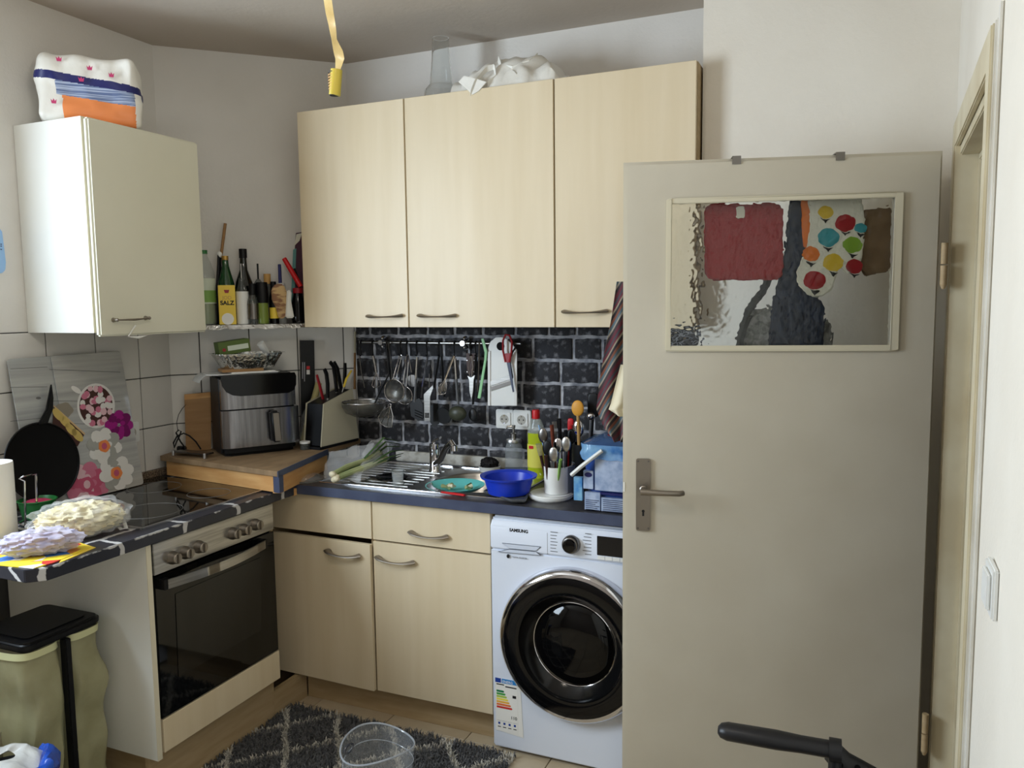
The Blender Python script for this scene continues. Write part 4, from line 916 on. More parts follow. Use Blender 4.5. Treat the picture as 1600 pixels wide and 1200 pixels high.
gl = board('grey wood print glass board, the rear one leaning on the tiles', -1.245, -.945, 0, 'print_wood2')
gr_ = board('glass board printed with cup and flowers leaning on the tiles', -1.09, -.800, .0055, 'print_wood')
def pdisc(t, px, py, rx, ry, m, off, name, n=22, wob=0, sd=0, rot=0):
    pts = []
    for i in range(n):
        a = 2*PI*i/n; k_ = 1+wob*math.cos(a*5+sd)
        x_, y_ = rx*k_*math.cos(a), ry*k_*math.sin(a); pts.append(PG(px+x_*math.cos(rot)-y_*math.sin(rot), py+x_*math.sin(rot)+y_*math.cos(rot), off))
    for p_ in pts: p_.y = max(-1.24, min(-.802, p_.y)); p_.z = max(bz0+.004, p_.z)
    return part(name, MB().poly(pts, bnr*.00025), m, t, smooth=0)
o0 = .0097
for y0_, y1_ in ((577, 581), (626, 627), (660, 664)): part('plank_line', MB().poly([PG(77, y0_, o0), PG(188, y1_, o0), PG(188, y1_+.8, o0), PG(77, y0_+.8, o0)], bnr*.0002), 'p_line', gr_, smooth=0)
for y0_, y1_ in ((576, 573), (605, 604), (658, 652)): part('plank_line', MB().poly([PG(16, y0_, .0042), PG(74, y1_, .0042), PG(74, y1_+.8, .0042), PG(16, y0_+.8, .0042)], bnr*.0002), 'p_line', gl, smooth=0)
pdisc(gl, 60, 622, 4, 2, 'p_line', .0042, 'knot_print')
pdisc(gr_, 119, 609, 9, 4, 'p_white', o0, 'cup_handle_print', rot=.6)
pdisc(gr_, 150, 634, 29.5, 35, 'p_white', o0+.0003, 'cup_print', 32); pdisc(gr_, 150, 634, 26, 31, 'p_choc', o0+.0006, 'cocoa_print', 32)
rg_ = random.Random(5)
for i in range(34):
    a = rg_.uniform(0, 2*PI); r_ = math.sqrt(rg_.uniform(0, .85)); pdisc(gr_, 150+26*r_*math.cos(a), 634+31*r_*math.sin(a), rg_.uniform(4, 6), rg_.uniform(4, 6), ('p_pale', 'p_white', 'p_pink')[i % 3], o0+.0009+.00005*i, 'marshmallow_print', 8)
pdisc(gr_, 100, 641, 14, 12, 'p_stone', o0+.0003, 'stone_print', wob=.08)
part('tray_print', MB().poly([PG(x, y, o0+.0006) for x, y in ((84, 633), (133, 677), (121, 698), (82, 664))], bnr*.0002), 'p_choc', gr_, smooth=0)
part('tray_rim_print', MB().poly([PG(x, y, o0+.0009) for x, y in ((84, 633), (133, 677), (132, 680), (84, 636))], bnr*.0002), 'p_cream', gr_, smooth=0)
for (x, y) in ((91, 648), (101, 658), (111, 671), (121, 680)): pdisc(gr_, x, y, 6, 12, 'p_eclair', o0+.0011, 'eclair_print', rot=-.7)
def flower(px, py, R, cols, ctr, nm, rr=0, base=0):
    for lay, (f, cnt) in enumerate(((1, 8), (.72, 7), (.45, 5))):
        for i in range(cnt):
            a = 2*PI*i/cnt+lay*.4+rr; pdisc(gr_, px+R*f*.62*math.cos(a), py+R*f*.62*math.sin(a)*1.05, R*f*.42, R*f*.36, cols[(i+lay) % len(cols)], o0+.0003+base+.0004*lay+.00003*i, nm, 12, rot=a)
    if ctr: pdisc(gr_, px, py, R*.34, R*.36, ctr, o0+.0020+base, nm, 14, wob=.06); pdisc(gr_, px, py, R*.16, R*.2, 'p_rose' if ctr != 'p_rose' else 'p_pale', o0+.0023+base, nm, 10)
flower(186, 664, 22, ('p_magenta', 'p_magenta2'), None, 'magenta_petal_print')
flower(136, 757, 34, ('p_pink', 'p_rose', 'p_pale'), 'p_rose', 'pink_petal_print', .2)
flower(163, 697, 27, ('p_white', 'p_leaf', 'p_white'), 'orange', 'white_petal_print', .1, .001)
flower(182, 739, 27, ('p_white', 'p_white', 'p_leaf'), 'orange', 'white_petal_print', .5, .002)
# ---- crepe pan
pcn = PG(66, 722, .019); xp = basis(pcn, (0, 1, 0), bup); pr_ = (PG(126, 722, .019)-PG(8, 722, .019)).length/2
cp_ = thing('crepe_pan', 'round black crepe pan leaning against the glass boards', 'pan', V((pcn.x, pcn.y, bz0)))
part('disc', MB(xp).lathe([(pr_*.93, -.004), (pr_, .004), (pr_, .007), (pr_*.95, .002), (.001, .001)], (0, 0, 0), (0, 0, 1), 56), 'black_matte', cp_)
part('rim', MB(xp).ring((0, 0, .0055), (0, 0, 1), pr_*.985, .003, 64, 6), 'black_plastic', cp_)
part('handle', MB().poly([PG(x, y, .02) for x, y in ((57, 664), (70, 640), (78, 600), (81, 622), (80, 640), (72, 662))], bnr*.012), 'black_plastic', cp_, bevel=.003)

# ================================================================== left end of the stove worktop
Z0 = WZ1+.0008
c = P(-8, 838, z=Z0); rh = P(-8, 724, y=c.y).z-Z0
pt = thing('paper_towel_roll', 'white paper towel roll standing at the left end of the worktop', 'paper roll', c)
part('paper', MB().lathe([(.060, 0), (.061, .004), (.061, rh-.004), (.06, rh), (.022, rh), (.02, rh-.02), (.02, .0)], c, n=40, cap=(True, False)), 'white_paper', pt)
a, b_ = P(40, 824, z=Z0), P(58, 812, z=Z0)
wr_ = thing('wire_holder', 'bent steel wire holder standing in front of the crepe pan', 'wire holder', (a+b_)/2)
ta, tb = P(38, 746, y=a.y), P(56, 742, y=b_.y)
part('wire_loop', MB().tube([a+V((0, 0, .003)), ta+V((0, 0, -.012)), ta+V((-.006, -.012, -.002)), ta+V((.0, -.004, .004)), tb+V((0, 0, .004)), tb+V((0, 0, -.008)), b_+V((0, 0, .003))], .0032, 8), 'chrome', wr_)
part('base_ring', MB().ring(((a+b_)/2+V((0, .02, .003))), (0, 0, 1), .05, .003, 36, 8), 'chrome', wr_)
c = P(42, 818, z=Z0); c = c+V((-.045, .072, 0))
tg = thing('tub', 'green plastic tub with pink contents beside the paper roll', 'tub', c)
part('wall', MB().lathe([(.045, 0), (.056, .055), (.06, .058), (.056, .06), (.05, .05), (.042, .003)], c, n=32, cap=(True, True)), 'green', tg)
part('contents', MB().lathe([(.051, .048), (.03, .056), (.001, .057)], c, n=24), mat('pink_food', (196, 70, 100), .5, col2=(170, 40, 80), vs=40), tg)
# flyer and bags
fp_ = [P(x, y, z=Z0) for x, y in ((-40, 874), (0, 884), (52, 889), (84, 880), (142, 856), (110, 846), (60, 842), (-20, 850))]
m_ = mat('flyer_print', (238, 226, 120), .5)
nt = m_.node_tree; N = nt.nodes; L = nt.links; tc = N.new('ShaderNodeTexCoord'); vo = N.new('ShaderNodeTexVoronoi'); vo.inputs['Scale'].default_value = 22; cr = N.new('ShaderNodeValToRGB'); cr.color_ramp.interpolation = 'CONSTANT'
sp = N.new('ShaderNodeSeparateColor'); L.new(tc.outputs['Object'], vo.inputs['Vector']); L.new(vo.outputs['Color'], sp.inputs[0]); L.new(sp.outputs[0], cr.inputs[0])
e = cr.color_ramp.elements; e[0].color = lin((240, 214, 60)); e[1].position = .35; e[1].color = lin((230, 226, 220))
for ps, cc in ((.5, (60, 120, 200)), (.65, (200, 60, 50)), (.78, (240, 214, 60)), (.9, (220, 140, 60))): q = e.new(ps); q.color = lin(cc)
L.new(cr.outputs[0], N['Principled BSDF'].inputs['Base Color'])
fy_ = thing('flyer', 'colourful yellow and blue advertising flyer under the small bag', 'flyer', fp_[3])
part('pages', MB().poly(fp_, (0, 0, .0025)), 'flyer_print', fy_, smooth=0)
part('under_page', MB().poly([p+V((.012, .006, -.0004)) for p in fp_[3:6]]+[p+V((0, .0, -.0004)) for p in (fp_[5], fp_[3])][:0], (0, 0, .0012)), 'yellow', fy_, smooth=0)
def lump_bag(name, lab, cat, c, rad, rot, film, fill, fillname, seed, nfill=1, hand=None):
    t = thing(name, lab, cat, V((c.x, c.y, Z0)))
    R_ = Matrix.Rotation(rot, 3, 'Z')
    return t, R_
c = P(126, 806, z=.955); c.z = Z0+.052; R_ = Matrix.Rotation(math.radians(58), 3, 'Z')
mat('dough', (232, 222, 186), .7, col2=(214, 198, 150), vs=20, bump=1, bs=70)
t = thing('snack_bag', 'clear plastic bag full of pale puffed snacks on the stove worktop', 'bag', V((c.x, c.y, Z0)))
k = MB().blob(c, (.115, .068, .05), 40, .22, 7, 3, rot=R_)
for v_ in k.v: v_.z = max(v_.z, Z0+.001)
part('snacks', k, 'dough', t)
k = MB().blob(c+V((0, 0, .003)), (.132, .080, .060), 40, .20, 4, 8, rot=R_)
for v_ in k.v: v_.z = max(v_.z, Z0+.0004)
part('film', k, 'film', t)
a, b_ = P(168, 790, z=.94), P(196, 824, z=Z0+.004)
part('bag_handle', MB().tube([P(165, 788, z=.945), P(180, 797, z=.935), P(193, 812, z=.92), P(197, 825, z=.905), P(190, 827, z=.902), P(178, 816, z=.91), P(166, 802, z=.92)], [.008, .007, .006, .006, .006, .006, .007], 8, flat=.25), 'film_milky', t)
c = P(63, 853, z=.92); c.z = Z0+.034; R_ = Matrix.Rotation(math.radians(50), 3, 'Z')
mat('nuts', (176, 128, 100), .6, col2=(120, 78, 56), vs=50, bump=1, bs=60)
t = thing('nut_bag', 'small crinkled bag of brown nuts lying on the flyer', 'bag', V((c.x, c.y, Z0+.003)))
k = MB().blob(c, (.088, .04, .026), 40, .22, 9, 5, rot=R_)
for v_ in k.v: v_.z = max(v_.z, Z0+.0045)
part('nuts', k, 'nuts', t)
k = MB().blob(c+V((0, 0, .004)), (.104, .050, .036), 40, .24, 5, 2, rot=R_)
for v_ in k.v: v_.z = max(v_.z, Z0+.0036)
part('film', k, mat('film_violet', (226, 224, 244), .1, alpha=.55, col2=(206, 204, 236), vs=20, bump=1, bs=45), t)

# ================================================================== knife block, boxes and wrap on the corner board
PZ1 = PZ+.001
k0, k1 = P(500, 699, z=PZ1+.012), P(561, 684, z=PZ1+.012)
kd = (k1-k0); kd.z = 0; kd.normalize(); kn = V((kd.y, -kd.x, 0))
kb_ = thing('knife_block', 'black and cream slanted knife block beside the air fryer', 'knife block', (k0+k1)/2)
def PK(px, py, off=0): return PL(px, py, k0+kn*off, kn)
side = [PK(x, y) for x, y in ((500, 698), (560, 683), (550, 606), (504, 631))]
for v_ in side[:2]: v_.z = PZ1+.012
mat('cream_plastic', (206, 200, 176), .45)
part('side_plate', MB().poly(side, kn*.004), 'cream_plastic', kb_, bevel=.002, seg=2)
part('rubber_base', MB().poly([V((v_.x, v_.y, PZ1)) for v_ in (side[0], side[1])]+[V((v_.x, v_.y, PZ1))-kn*.085 for v_ in (side[1], side[0])], (0, 0, .0115)), 'black_plastic', kb_, smooth=0)
part('core', MB().poly([v_.lerp(sum(side, V())/4, .04)-kn*.001 for v_ in side], kn*-.085), 'black_plastic', kb_, bevel=.002)
part('side_plate', MB().poly([v_-kn*.088 for v_ in side], kn*-.004), 'cream_plastic', kb_, bevel=.002, seg=2)
def knife(lab, pts, off, m, r=.011, extra=None):
    pp = [PK(x, y, off) for x, y in pts]; t = thing('kitchen_knife', lab, 'knife', pp[0]); part('handle', MB().tube(pp, [r*.9]+[r]*(len(pp)-2)+[r*.85], 10, flat=.6), m, t)
    part('bolster', MB().cyl(pp[0], pp[0]+(pp[0]-pp[1]).normalized()*.025, r*.45, 8), 'steel', t); return t
knife('black handled knife at the front of the knife block', ((512, 622), (512, 600), (510, 584), (507, 577)), -.02, 'black_plastic')
knife('tallest black handled knife in the knife block', ((526, 612), (524, 590), (521, 572), (516, 566)), -.04, 'black_plastic')
knife('black handled knife leaning right in the knife block', ((533, 607), (530, 592), (527, 576), (522, 566)), -.06, 'black_plastic')
knife('black handled knife beside the yellow one', ((538, 600), (539, 580), (539, 567)), -.045, 'black_plastic')
knife('red handled knife standing at the left of the knife block', ((505, 624), (500, 604), (495, 586)), -.05, 'dark_red', .008)
knife('yellow and black handled knife in the knife block', ((537, 605), (541, 592), (549, 579)), -.02, 'yellow', .006)
a, b_ = PK(554, 608, -.04), PK(555, 518, -.04)
t = thing('wooden_spatula', 'flat wooden spatula with white end standing in the knife block', 'spatula', a)
part('wood_shaft', MB().tube([a, a.lerp(b_, .63)], .0075, 8, flat=.5), 'wood_board', t); part('white_end', MB().tube([a.lerp(b_, .63), b_], .0078, 8, flat=.5), 'cream_plastic', t)
# black foil carton standing upright at the tiles
fb_ = [PB(x, y, .04) for x, y in ((470, 640), (469, 532), (491, 532), (492, 640))]
for v_, zz in zip(fb_, (PZ1, None, None, PZ1)):
    if zz: v_.z = zz
t = thing('foil_box', 'tall narrow black carton standing upright against the tiles', 'box', (fb_[0]+fb_[3])/2)
part('carton', MB().poly(fb_, BN*-.03), 'black_plastic', t, bevel=.001, smooth=0)
xq = basis(PB(478, 600, .0405), (0, 0, 1), -BD)
[part('print_line', MB().poly([PB(x, y, .0402) for x, y in ((a_, 566), (a_+1.6, 566), (a_+1.6, b0_), (a_, b0_))], BN*.0005), 'pad_grey' if 'pad_grey' in MATS else mat('pad_grey', (150, 150, 156), .6), t, smooth=0) for a_, b0_ in ((472, 592), (475, 596))]; part('red_logo', MB().poly([PB(x, y, .0402) for x, y in ((479, 572), (484, 572), (484, 577), (479, 577))], BN*.0005), 'red', t, smooth=0)
part('white_logo', MB().poly([PB(x, y, .0402) for x, y in ((479, 578), (484, 578), (484, 585), (479, 585))], BN*.0005), 'p_white', t, smooth=0)
# cling film roll and jar
a, b_ = P(473, 690, z=PZ1+.015), PB(498, 598, .10)
t = thing('film_roll', 'pale roll wrapped in crinkled clear film beside the knife block', 'roll', a)
part('roll', MB().cyl(a, b_, .014, 16), mat('roll_paper', (186, 176, 122), .6), t)
k = MB().tube([a.lerp(b_, f) for f in (-.02, .1, .25, .4, .55, .7)], [.02, .026, .022, .032, .028, .016], 14)
for v_ in k.v: v_ += V((noise.noise(v_*60), noise.noise(v_*60+V((5, 0, 0))), noise.noise(v_*60+V((0, 5, 0)))))*.010
part('film', k, 'film', t)
c = P(477, 702, z=PZ1); t = thing('small_jar', 'small clear jar with white lid between air fryer and knife block', 'jar', c)
part('glass', MB().lathe([(.019, 0), (.02, .004), (.02, .026)], c, n=24), 'glass_grey', t); part('lid', MB().lathe([(.022, .026), (.022, .033), (.02, .035)], c, n=24), 'white_plastic', t)

# ================================================================== on and around the sink
# clear lid at the left end of the worktop
c = P(478, 749, z=Z0); t = thing('food_cover', 'clear domed plastic food cover lying on the worktop left of the sink', 'food cover', c)
part('dome', MB().lathe([(.078, 0), (.076, .004), (.06, .006), (.055, .016), (.03, .02), (.0005, .021)], c, n=40, cap=(False, False)), 'film', t)
part('rim', MB().ring(c+V((0, 0, .0035)), (0, 0, 1), .077, .003, 48, 6), 'glass_grey', t)
# leek / spring onions in bags
a, b_ = P(527, 750, z=Z0+.02), P(606, 722, z=Z0+.05)
mat('leek_green', (120, 136, 86), .5, col2=(166, 172, 124), vs=10, st=(1, 1, 1)); mat('leek_white', (216, 206, 176), .5); mat('leek_dark', (62, 88, 46), .5)
t = thing('leek_bag', 'spring onions in clear plastic bags lying on the drainer', 'vegetables', V((a.x, a.y, Z0)))
for i in range(6):
    o_ = V((random.uniform(-.02, .02), random.uniform(-.02, .02), .004+.006*i))
    st = part('onion_stalk', MB().tube([a+o_*.7, a.lerp(b_, .3)+o_, a.lerp(b_, .65)+o_, b_+o_*1.4], [.010, .009, .009, .006], 8), 'leek_green' if i % 3 else 'leek_dark', t)
    part('onion_bulb', MB().blob(a+o_*.7, (.015, .013, .012), 8, .2), 'leek_white', st)
    part('onion_leaf', MB().tube([a.lerp(b_, .6)+o_, b_+o_*1.2+V((.01, .01, .012*i)), b_+(b_-a)*.35+o_+V((0, 0, .006*i))], [.007, .007, .003], 6, flat=.4), 'leek_dark', st)
def sheetbag(pts, nm, wob, sd, th, m='film'):       # pillow between two wavy sheets
    k = MB(); A_, B_, C_, D_ = pts
    for s_ in (-1, 1):
        def fn(u, v, s_=s_):
            q = A_.lerp(B_, u).lerp(D_.lerp(C_, u), v); n3 = (B_-A_).cross(D_-A_).normalized(); e_ = (math.sin(PI*u)*math.sin(PI*v))**.5 if 0 < u < 1 and 0 < v < 1 else 0
            q = q+n3*s_*th*e_+V((noise.noise(q*18+V((sd, 0, 0))), noise.noise(q*18+V((0, sd, 0))), noise.noise(q*18+V((0, 0, sd)))))*wob; q.z = max(q.z, Z0+.003); return q
        k.grid(fn, 20, 14)
    part(nm, k, m, t)
sheetbag([P(508, 752, y=-.47), P(562, 752, y=-.50), P(585, 692, y=-.25), P(510, 706, y=-.36)], 'zip_bag', .014, 3, .02)
sheetbag([P(555, 752, y=-.49), P(600, 738, y=-.33), P(612, 690, y=-.18), P(575, 687, y=-.28)], 'zip_bag', .02, 7, .035)
# dark grater plate and beaker on the drainer
c = P(608, 748, z=Z0+.006); k = MB().lathe([(.062, 0), (.064, .006), (.055, .008), (.05, .004), (.001, .003)], c+V((0, .02, .0)), n=32)
solo('saucer', k, 'black_gloss', 'dark saucer lying on the drainer behind the clear beaker', 'saucer')
c = P(622, 757, z=Z0+.006); t = thing('beaker', 'small clear measuring beaker standing on the drainer', 'beaker', c)
part('cup', MB().lathe([(.024, 0), (.023, .004), (.02, .008), (.023, .05), (.027, .054), (.025, .055), (.021, .05), (.018, .01), (.0005, .008)], c, n=32), 'glass_thin', t); part('foot_ring', MB().ring(c+V((0, 0, .003)), (0, 0, 1), .024, .002, 32, 6), 'glass_grey', t); part('rim', MB().ring(c+V((0, 0, .054)), (0, 0, 1), .026, .0017, 32, 6), 'glass_grey', t)
k = MB().tube([P(570, 748, z=Z0+.008), P(604, 753, z=Z0+.01)], .004, 8, flat=.5); solo('table_knife', k, 'chrome', 'steel knife lying on the drainer beside the beaker', 'knife')
# turquoise dish with scraps in the bowl
c = P(711, 762, z=.885); c.z = .872
t = thing('turquoise_dish', 'turquoise plastic dish with vegetable scraps in the sink', 'dish', c)
part('dish', MB().lathe([(.06, 0), (.09, .008), (.112, .022), (.113, .025), (.108, .024), (.088, .012), (.05, .004), (.0005, .003)], c, n=48), 'turquoise', t)
for i, (dx, dy, m_, l_) in enumerate(((-.03, -.02, 'leek_white', .03), (-.01, -.03, 'leek_green', .03), (.0, -.01, 'leek_white', .02), (-.045, -.01, 'leek_green', .025), (.05, .0, 'leek_white', .02), (.065, .01, 'leek_dark', .02), (.07, -.01, 'leek_green', .018))):
    p = c+V((dx, dy, .016)); part('vegetable_scrap', MB().tube([p, p+V((l_*math.cos(i*1.7), l_*math.sin(i*1.7), .008)), p+V((l_*1.3*math.cos(i*1.7+.5), l_*math.sin(i*1.7+.5), .004))], [.006, .008, .004], 8), m_, t)
a, b_, c = P(726, 774, z=Z0+.006), P(690, 769, z=Z0+.006), P(668, 763, z=Z0+.005)
t = thing('paring_knife', 'paring knife with red handle lying at the sink edge', 'knife', a); part('handle', MB().tube([a, a.lerp(b_, .5), b_], [.007, .008, .006], 10, flat=.6), 'red', t); part('blade', MB().poly([b_+V((0, -.004, 0)), c, b_+V((0, .007, 0))], (0, 0, .0012)), 'steel', t, smooth=0)
# tray, blue bowl
tp_ = [P(x, y, z=Z0+.0075) for x, y in ((757, 770), (775, 760), (822, 760), (828, 768), (820, 785), (800, 785))]
k = MB().poly(tp_, (0, 0, .004)); tt_ = thing('drip_tray', 'flat dark grey tray under the blue bowl', 'tray', tp_[0]); part('base', k, 'grey_d' if 'grey_d' in MATS else mat('grey_d', (74, 76, 80), .45), tt_, bevel=.001)
part('raised_rim', MB().tube([p+V((0, 0, .006)) for p in tp_], .004, 8, closed=True), 'grey_d', tt_)
c = P(795, 770, z=Z0+.0125)
br1 = (P(836, 737, y=c.y)-P(754, 737, y=c.y)).length/2; bh = P(795, 742, y=c.y).z-c.z
solo('blue_bowl', MB().lathe([(br1*.66, 0), (br1*.72, .002), (br1*.82, bh*.6), (br1*.86, bh*.86), (br1*.98, bh*.9), (br1, bh), (br1*.96, bh*1.0), (br1*.84, bh*.9), (br1*.7, .006), (.001, .005)], c, n=56), 'blue', 'round bright blue plastic bowl on the drip tray', 'bowl')
# scourer dish, soap jar, sponge, washing-up liquid
c = V((P(765, 722, y=-.09).x, -.09, Z0)); t = thing('scourer_dish', 'white dish holding a dark steel wool scourer behind the sink', 'dish', c)
part('dish', MB().lathe([(.04, 0), (.044, .012), (.046, .022), (.042, .022), (.038, .008), (.001, .006)], c, n=32), 'white_plastic', t)
part('steel_wool', MB().blob(c+V((0, 0, .032)), (.036, .034, .024), 16, .35, 9), mat('wool', (40, 38, 38), .6, .5, bump=1, bs=160), t)
c = V((P(803, 720, y=-.07).x, -.07, Z0)); t = thing('soap_dispenser', 'glass jar soap dispenser with steel pump below the sockets', 'dispenser', c); sh_ = P(803, 664, y=-.07).z-c.z
part('jar', MB().lathe([(.034, 0), (.036, .005), (.036, sh_*.5), (.03, sh_*.6), (.03, sh_*.64)], c, n=32), 'jar_clear' if 'jar_clear' in MATS else mat('jar_clear', (196, 202, 206), .06, alpha=.32, spec=.9), t); part('collar', MB().lathe([(.032, sh_*.63), (.033, sh_*.66), (.03, sh_*.70), (.012, sh_*.72)], c, n=28), 'alu', t)
part('pump', MB().lathe([(.012, sh_*.7), (.012, sh_*.82), (.005, sh_*.84), (.005, sh_*.93), (.008, sh_*.94), (.008, sh_)], c, n=20), 'steel', t); part('nozzle', MB().tube([c+V((0, 0, sh_*.97)), c+V((-.022, -.01, sh_*.97)), c+V((-.028, -.012, sh_*.93))], .0045, 8), 'steel', t)
c = P(805, 727, z=Z0+.02); c = V((P(806, 722, y=-.15).x, -.15, Z0+.001)); t = thing('sponge', 'green kitchen sponge with blue-grey scouring side behind the blue bowl', 'sponge', c)
xs_ = Matrix.Translation(c) @ Matrix.Rotation(.35, 4, 'Z'); part('foam', MB(xs_).box(-.045, .045, -.03, .03, 0, .022), mat('foam_green', (140, 160, 60), .9, bump=.8, bs=150), t, bevel=.003); part('scouring_pad', MB(xs_).box(-.045, .045, -.03, .03, .0225, .031), mat('pad', (96, 108, 122), .95, bump=1, bs=160), t, bevel=.002)
c = V((P(838, 720, y=-.14).x, -.14, Z0)); dh = P(836, 640, y=-.14).z-Z0; t = thing('dish_soap', 'bottle of yellow-green washing-up liquid with red cap', 'bottle', c)
mat('soap_liquid', (176, 190, 36), .12, spec=.7); mat('soap_label', (222, 214, 90), .5)
part('liquid', MB().lathe([(.034, 0), (.036, .006), (.034, dh*.3), (.0345, dh*.62), (.034, dh*.66)], c, n=32, sy=.62), 'soap_liquid', t); part('bottle_top', MB().lathe([(.034, dh*.66), (.032, dh*.76), (.02, dh*.86), (.016, dh*.88)], c, n=32, sy=.62), 'pet_clear', t); part('cap', MB().lathe([(.0155, dh*.87), (.0155, dh*.98), (.013, dh)], c, n=24), 'red', t)
part('label', MB().lathe([(.0365, dh*.16), (.0365, dh*.5)], c, n=32, sy=.64, cap=(False, False)), 'soap_label', t)
part('red_mark', MB().poly([c+V((x*.009-.012, -.0232-.001, dh*.46+y*.006)) for x, y in ((-1, -1), (1, -1), (1, 1), (-1, 1))], (0, -.0006, 0)), 'red', t, smooth=0)
# sockets on the brick wall
c = P(803, 655, y=-.011); t = thing('double_socket', 'double white power socket on the brick wall', 'socket', c)
for dx in (-.0385, .0385): socket(t, c+V((dx, 0, 0)), (0, -1, 0), (0, 0, 1))

# cutlery caddy
c = P(863, 778, z=Z0); cz = Z0
t = thing('cutlery_caddy', 'white two-part cutlery caddy on an oval tray', 'caddy', c)
def oval(x, y, rx, ry, n=32): return [V((x+rx*math.cos(2*PI*i/n), y+ry*math.sin(2*PI*i/n), cz)) for i in range(n)]
ca = V((c.x+.012, c.y+.03, cz)); ch = P(850, 728, y=ca.y-.04).z-cz
part('tray', MB().poly(oval(c.x-.008, c.y+.01, .078, .085), (0, 0, .018)), 'white_plastic', t, bevel=.005, seg=3)
k = MB().lathe([(.046, .019), (.047, .022), (.05, ch), (.048, ch), (.045, .024), (.001, .023)], ca, n=40, sy=1.35); part('cup', k, 'white_plastic', t)
part('side_wall', MB().lathe([(.0475, .02), (.0508, ch-.002)], ca+V((.004, .012, 0)), n=40, sy=1.35, cap=(False, False)), mat('caddy_grey', (120, 124, 130), .45), t)
def cutl(name, lab, cat, bx_, by_, tip, m, r, head=None, m2=None):
    a = ca+V((bx_, by_, .03)); b_ = P(*tip, y=ca.y+by_*1.5); tq = thing(name, lab, cat, a)
    part('handle' if head else 'shaft', MB().tube([a, a.lerp(b_, .6), b_], [r*.9, r*1.1, r*1.35], 8, flat=.6), m, tq)
    if head == 'spoon': d = (b_-a).normalized(); part('bowl', MB().blob(b_+d*.018, (.018, .006, .027), 12), m2 or m, tq)
    if head == 'fork':
        d = (b_-a).normalized(); s_ = d.cross(V((0, -1, 0))).normalized()
        for i in range(4): part('tine', MB().tube([b_+s_*(.004*(i-1.5)), b_+d*.02+s_*(.005*(i-1.5)), b_+d*.045+s_*(.005*(i-1.5))], .0013, 6), m2 or m, tq)
    return tq
cutl('fork', 'dark handled fork with tines up at the left of the caddy', 'fork', -.028, -.03, (845, 712), 'choc' if 'choc' in MATS else mat('choc', (62, 34, 24), .5), .006, 'fork', 'steel')
cutl('table_knife', 'brown wooden knife handle in the cutlery caddy', 'knife', -.005, .0, (862, 664), mat('brown_wood', (116, 52, 30), .5), .008)
cutl('table_knife', 'black knife handle standing tall in the caddy', 'knife', .01, .01, (874, 654), 'black_plastic', .009)
cutl('spoon', 'steel spoon with dark bowl leaning left in the caddy', 'spoon', -.02, .01, (850, 688), 'steel', .005, 'spoon', 'steel_dark')
cutl('spoon', 'steel spoon showing its bowl in the caddy centre', 'spoon', .0, -.04, (865, 718), 'steel', .005, 'spoon')
cutl('spoon', 'black plastic spoon head low in the caddy', 'spoon', -.01, -.035, (856, 708), 'black_plastic', .005, 'spoon')
cutl('fork', 'steel fork handle leaning right in the caddy', 'fork', .02, -.02, (886, 690), 'steel', .0045)
cutl('table_knife', 'thin steel knife with blue stripe leaning left in the caddy', 'knife', -.03, .015, (842, 664), 'pale_blue', .0035)
cutl('peeler', 'green handled peeler in the cutlery caddy', 'peeler', .012, -.045, (876, 718), 'light_green', .007)
cutl('table_knife', 'red and white knife handle behind the caddy', 'knife', .02, .03, (893, 664), 'red', .007)
cutl('spoon', 'small white handled spoon in the cutlery caddy', 'spoon', .008, .0, (876, 696), 'white_plastic', .004)
cutl('ladle', 'dark ladle head between caddy and tub', 'ladle', .035, .02, (892, 690), 'black_plastic', .006, 'spoon')
cutl('spoon', 'steel teaspoon with round bowl leaning toward the tub', 'spoon', .03, -.03, (884, 702), 'steel', .004, 'spoon')
cutl('fork', 'steel fork with tines up behind the wooden knife handle', 'fork', .0, .03, (868, 678), 'steel', .004, 'fork')
cutl('table_knife', 'dark brown knife handle low at the caddy front', 'knife', -.018, -.045, (853, 712), 'choc', .008)
cutl('table_knife', 'black knife handle with steel end near the red one', 'knife', .028, .005, (884, 672), 'black_plastic', .008)
cutl('spoon', 'large steel spoon turned sideways in the caddy', 'spoon', .01, -.02, (872, 704), 'chrome', .005, 'spoon')
# crock with big utensils behind the tub
c = V((P(915, 690, y=-.2).x, -.2, Z0)); t = thing('utensil_crock', 'dark utensil crock behind the blue tub', 'crock', c); part('crock', MB().lathe([(.045, 0), (.05, .01), (.052, .16), (.048, .16), (.046, .02), (.001, .018)], c, n=32), 'black_plastic', t)
def ut(name, lab, cat, tip, dx, dy, m, r, head, m2, hs): 
    a = c+V((dx, dy, .03)); b_ = P(*tip, y=c.y+dy*1.4); d = (b_-a).normalized(); tq = thing(name, lab, cat, a); part('handle', MB().tube([a, b_], r, 8), m, tq)
    part('head', MB().blob(b_+d*hs[2]*.8, hs, 12, sq=hs[3] if len(hs) > 3 else 1), m2, tq)
ut('wooden_spoon', 'orange wooden spoon standing in the dark crock', 'spoon', (903, 648), -.012, -.03, 'wood_spoon', .006, 1, mat('spoon_orange', (226, 160, 58), .5), (.024, .008, .03))
ut('slotted_turner', 'black turner with hole standing in the dark crock', 'turner', (926, 648), .01, .0, 'black_plastic', .007, 1, 'black_plastic', (.022, .006, .045, .5))
ut('spatula', 'red spatula standing in the dark crock', 'spatula', (893, 672), -.03, .0, 'steel', .005, 1, 'red', (.012, .006, .025, .5))
ut('serving_spoon', 'shiny steel serving spoon in the dark crock', 'spoon', (904, 680), -.015, -.02, 'steel', .005, 1, 'chrome', (.022, .008, .032))
ut('ladle', 'steel ladle with small round bowl in the dark crock', 'ladle', (923, 655), .015, -.025, 'steel', .004, 1, 'chrome', (.016, .012, .014))
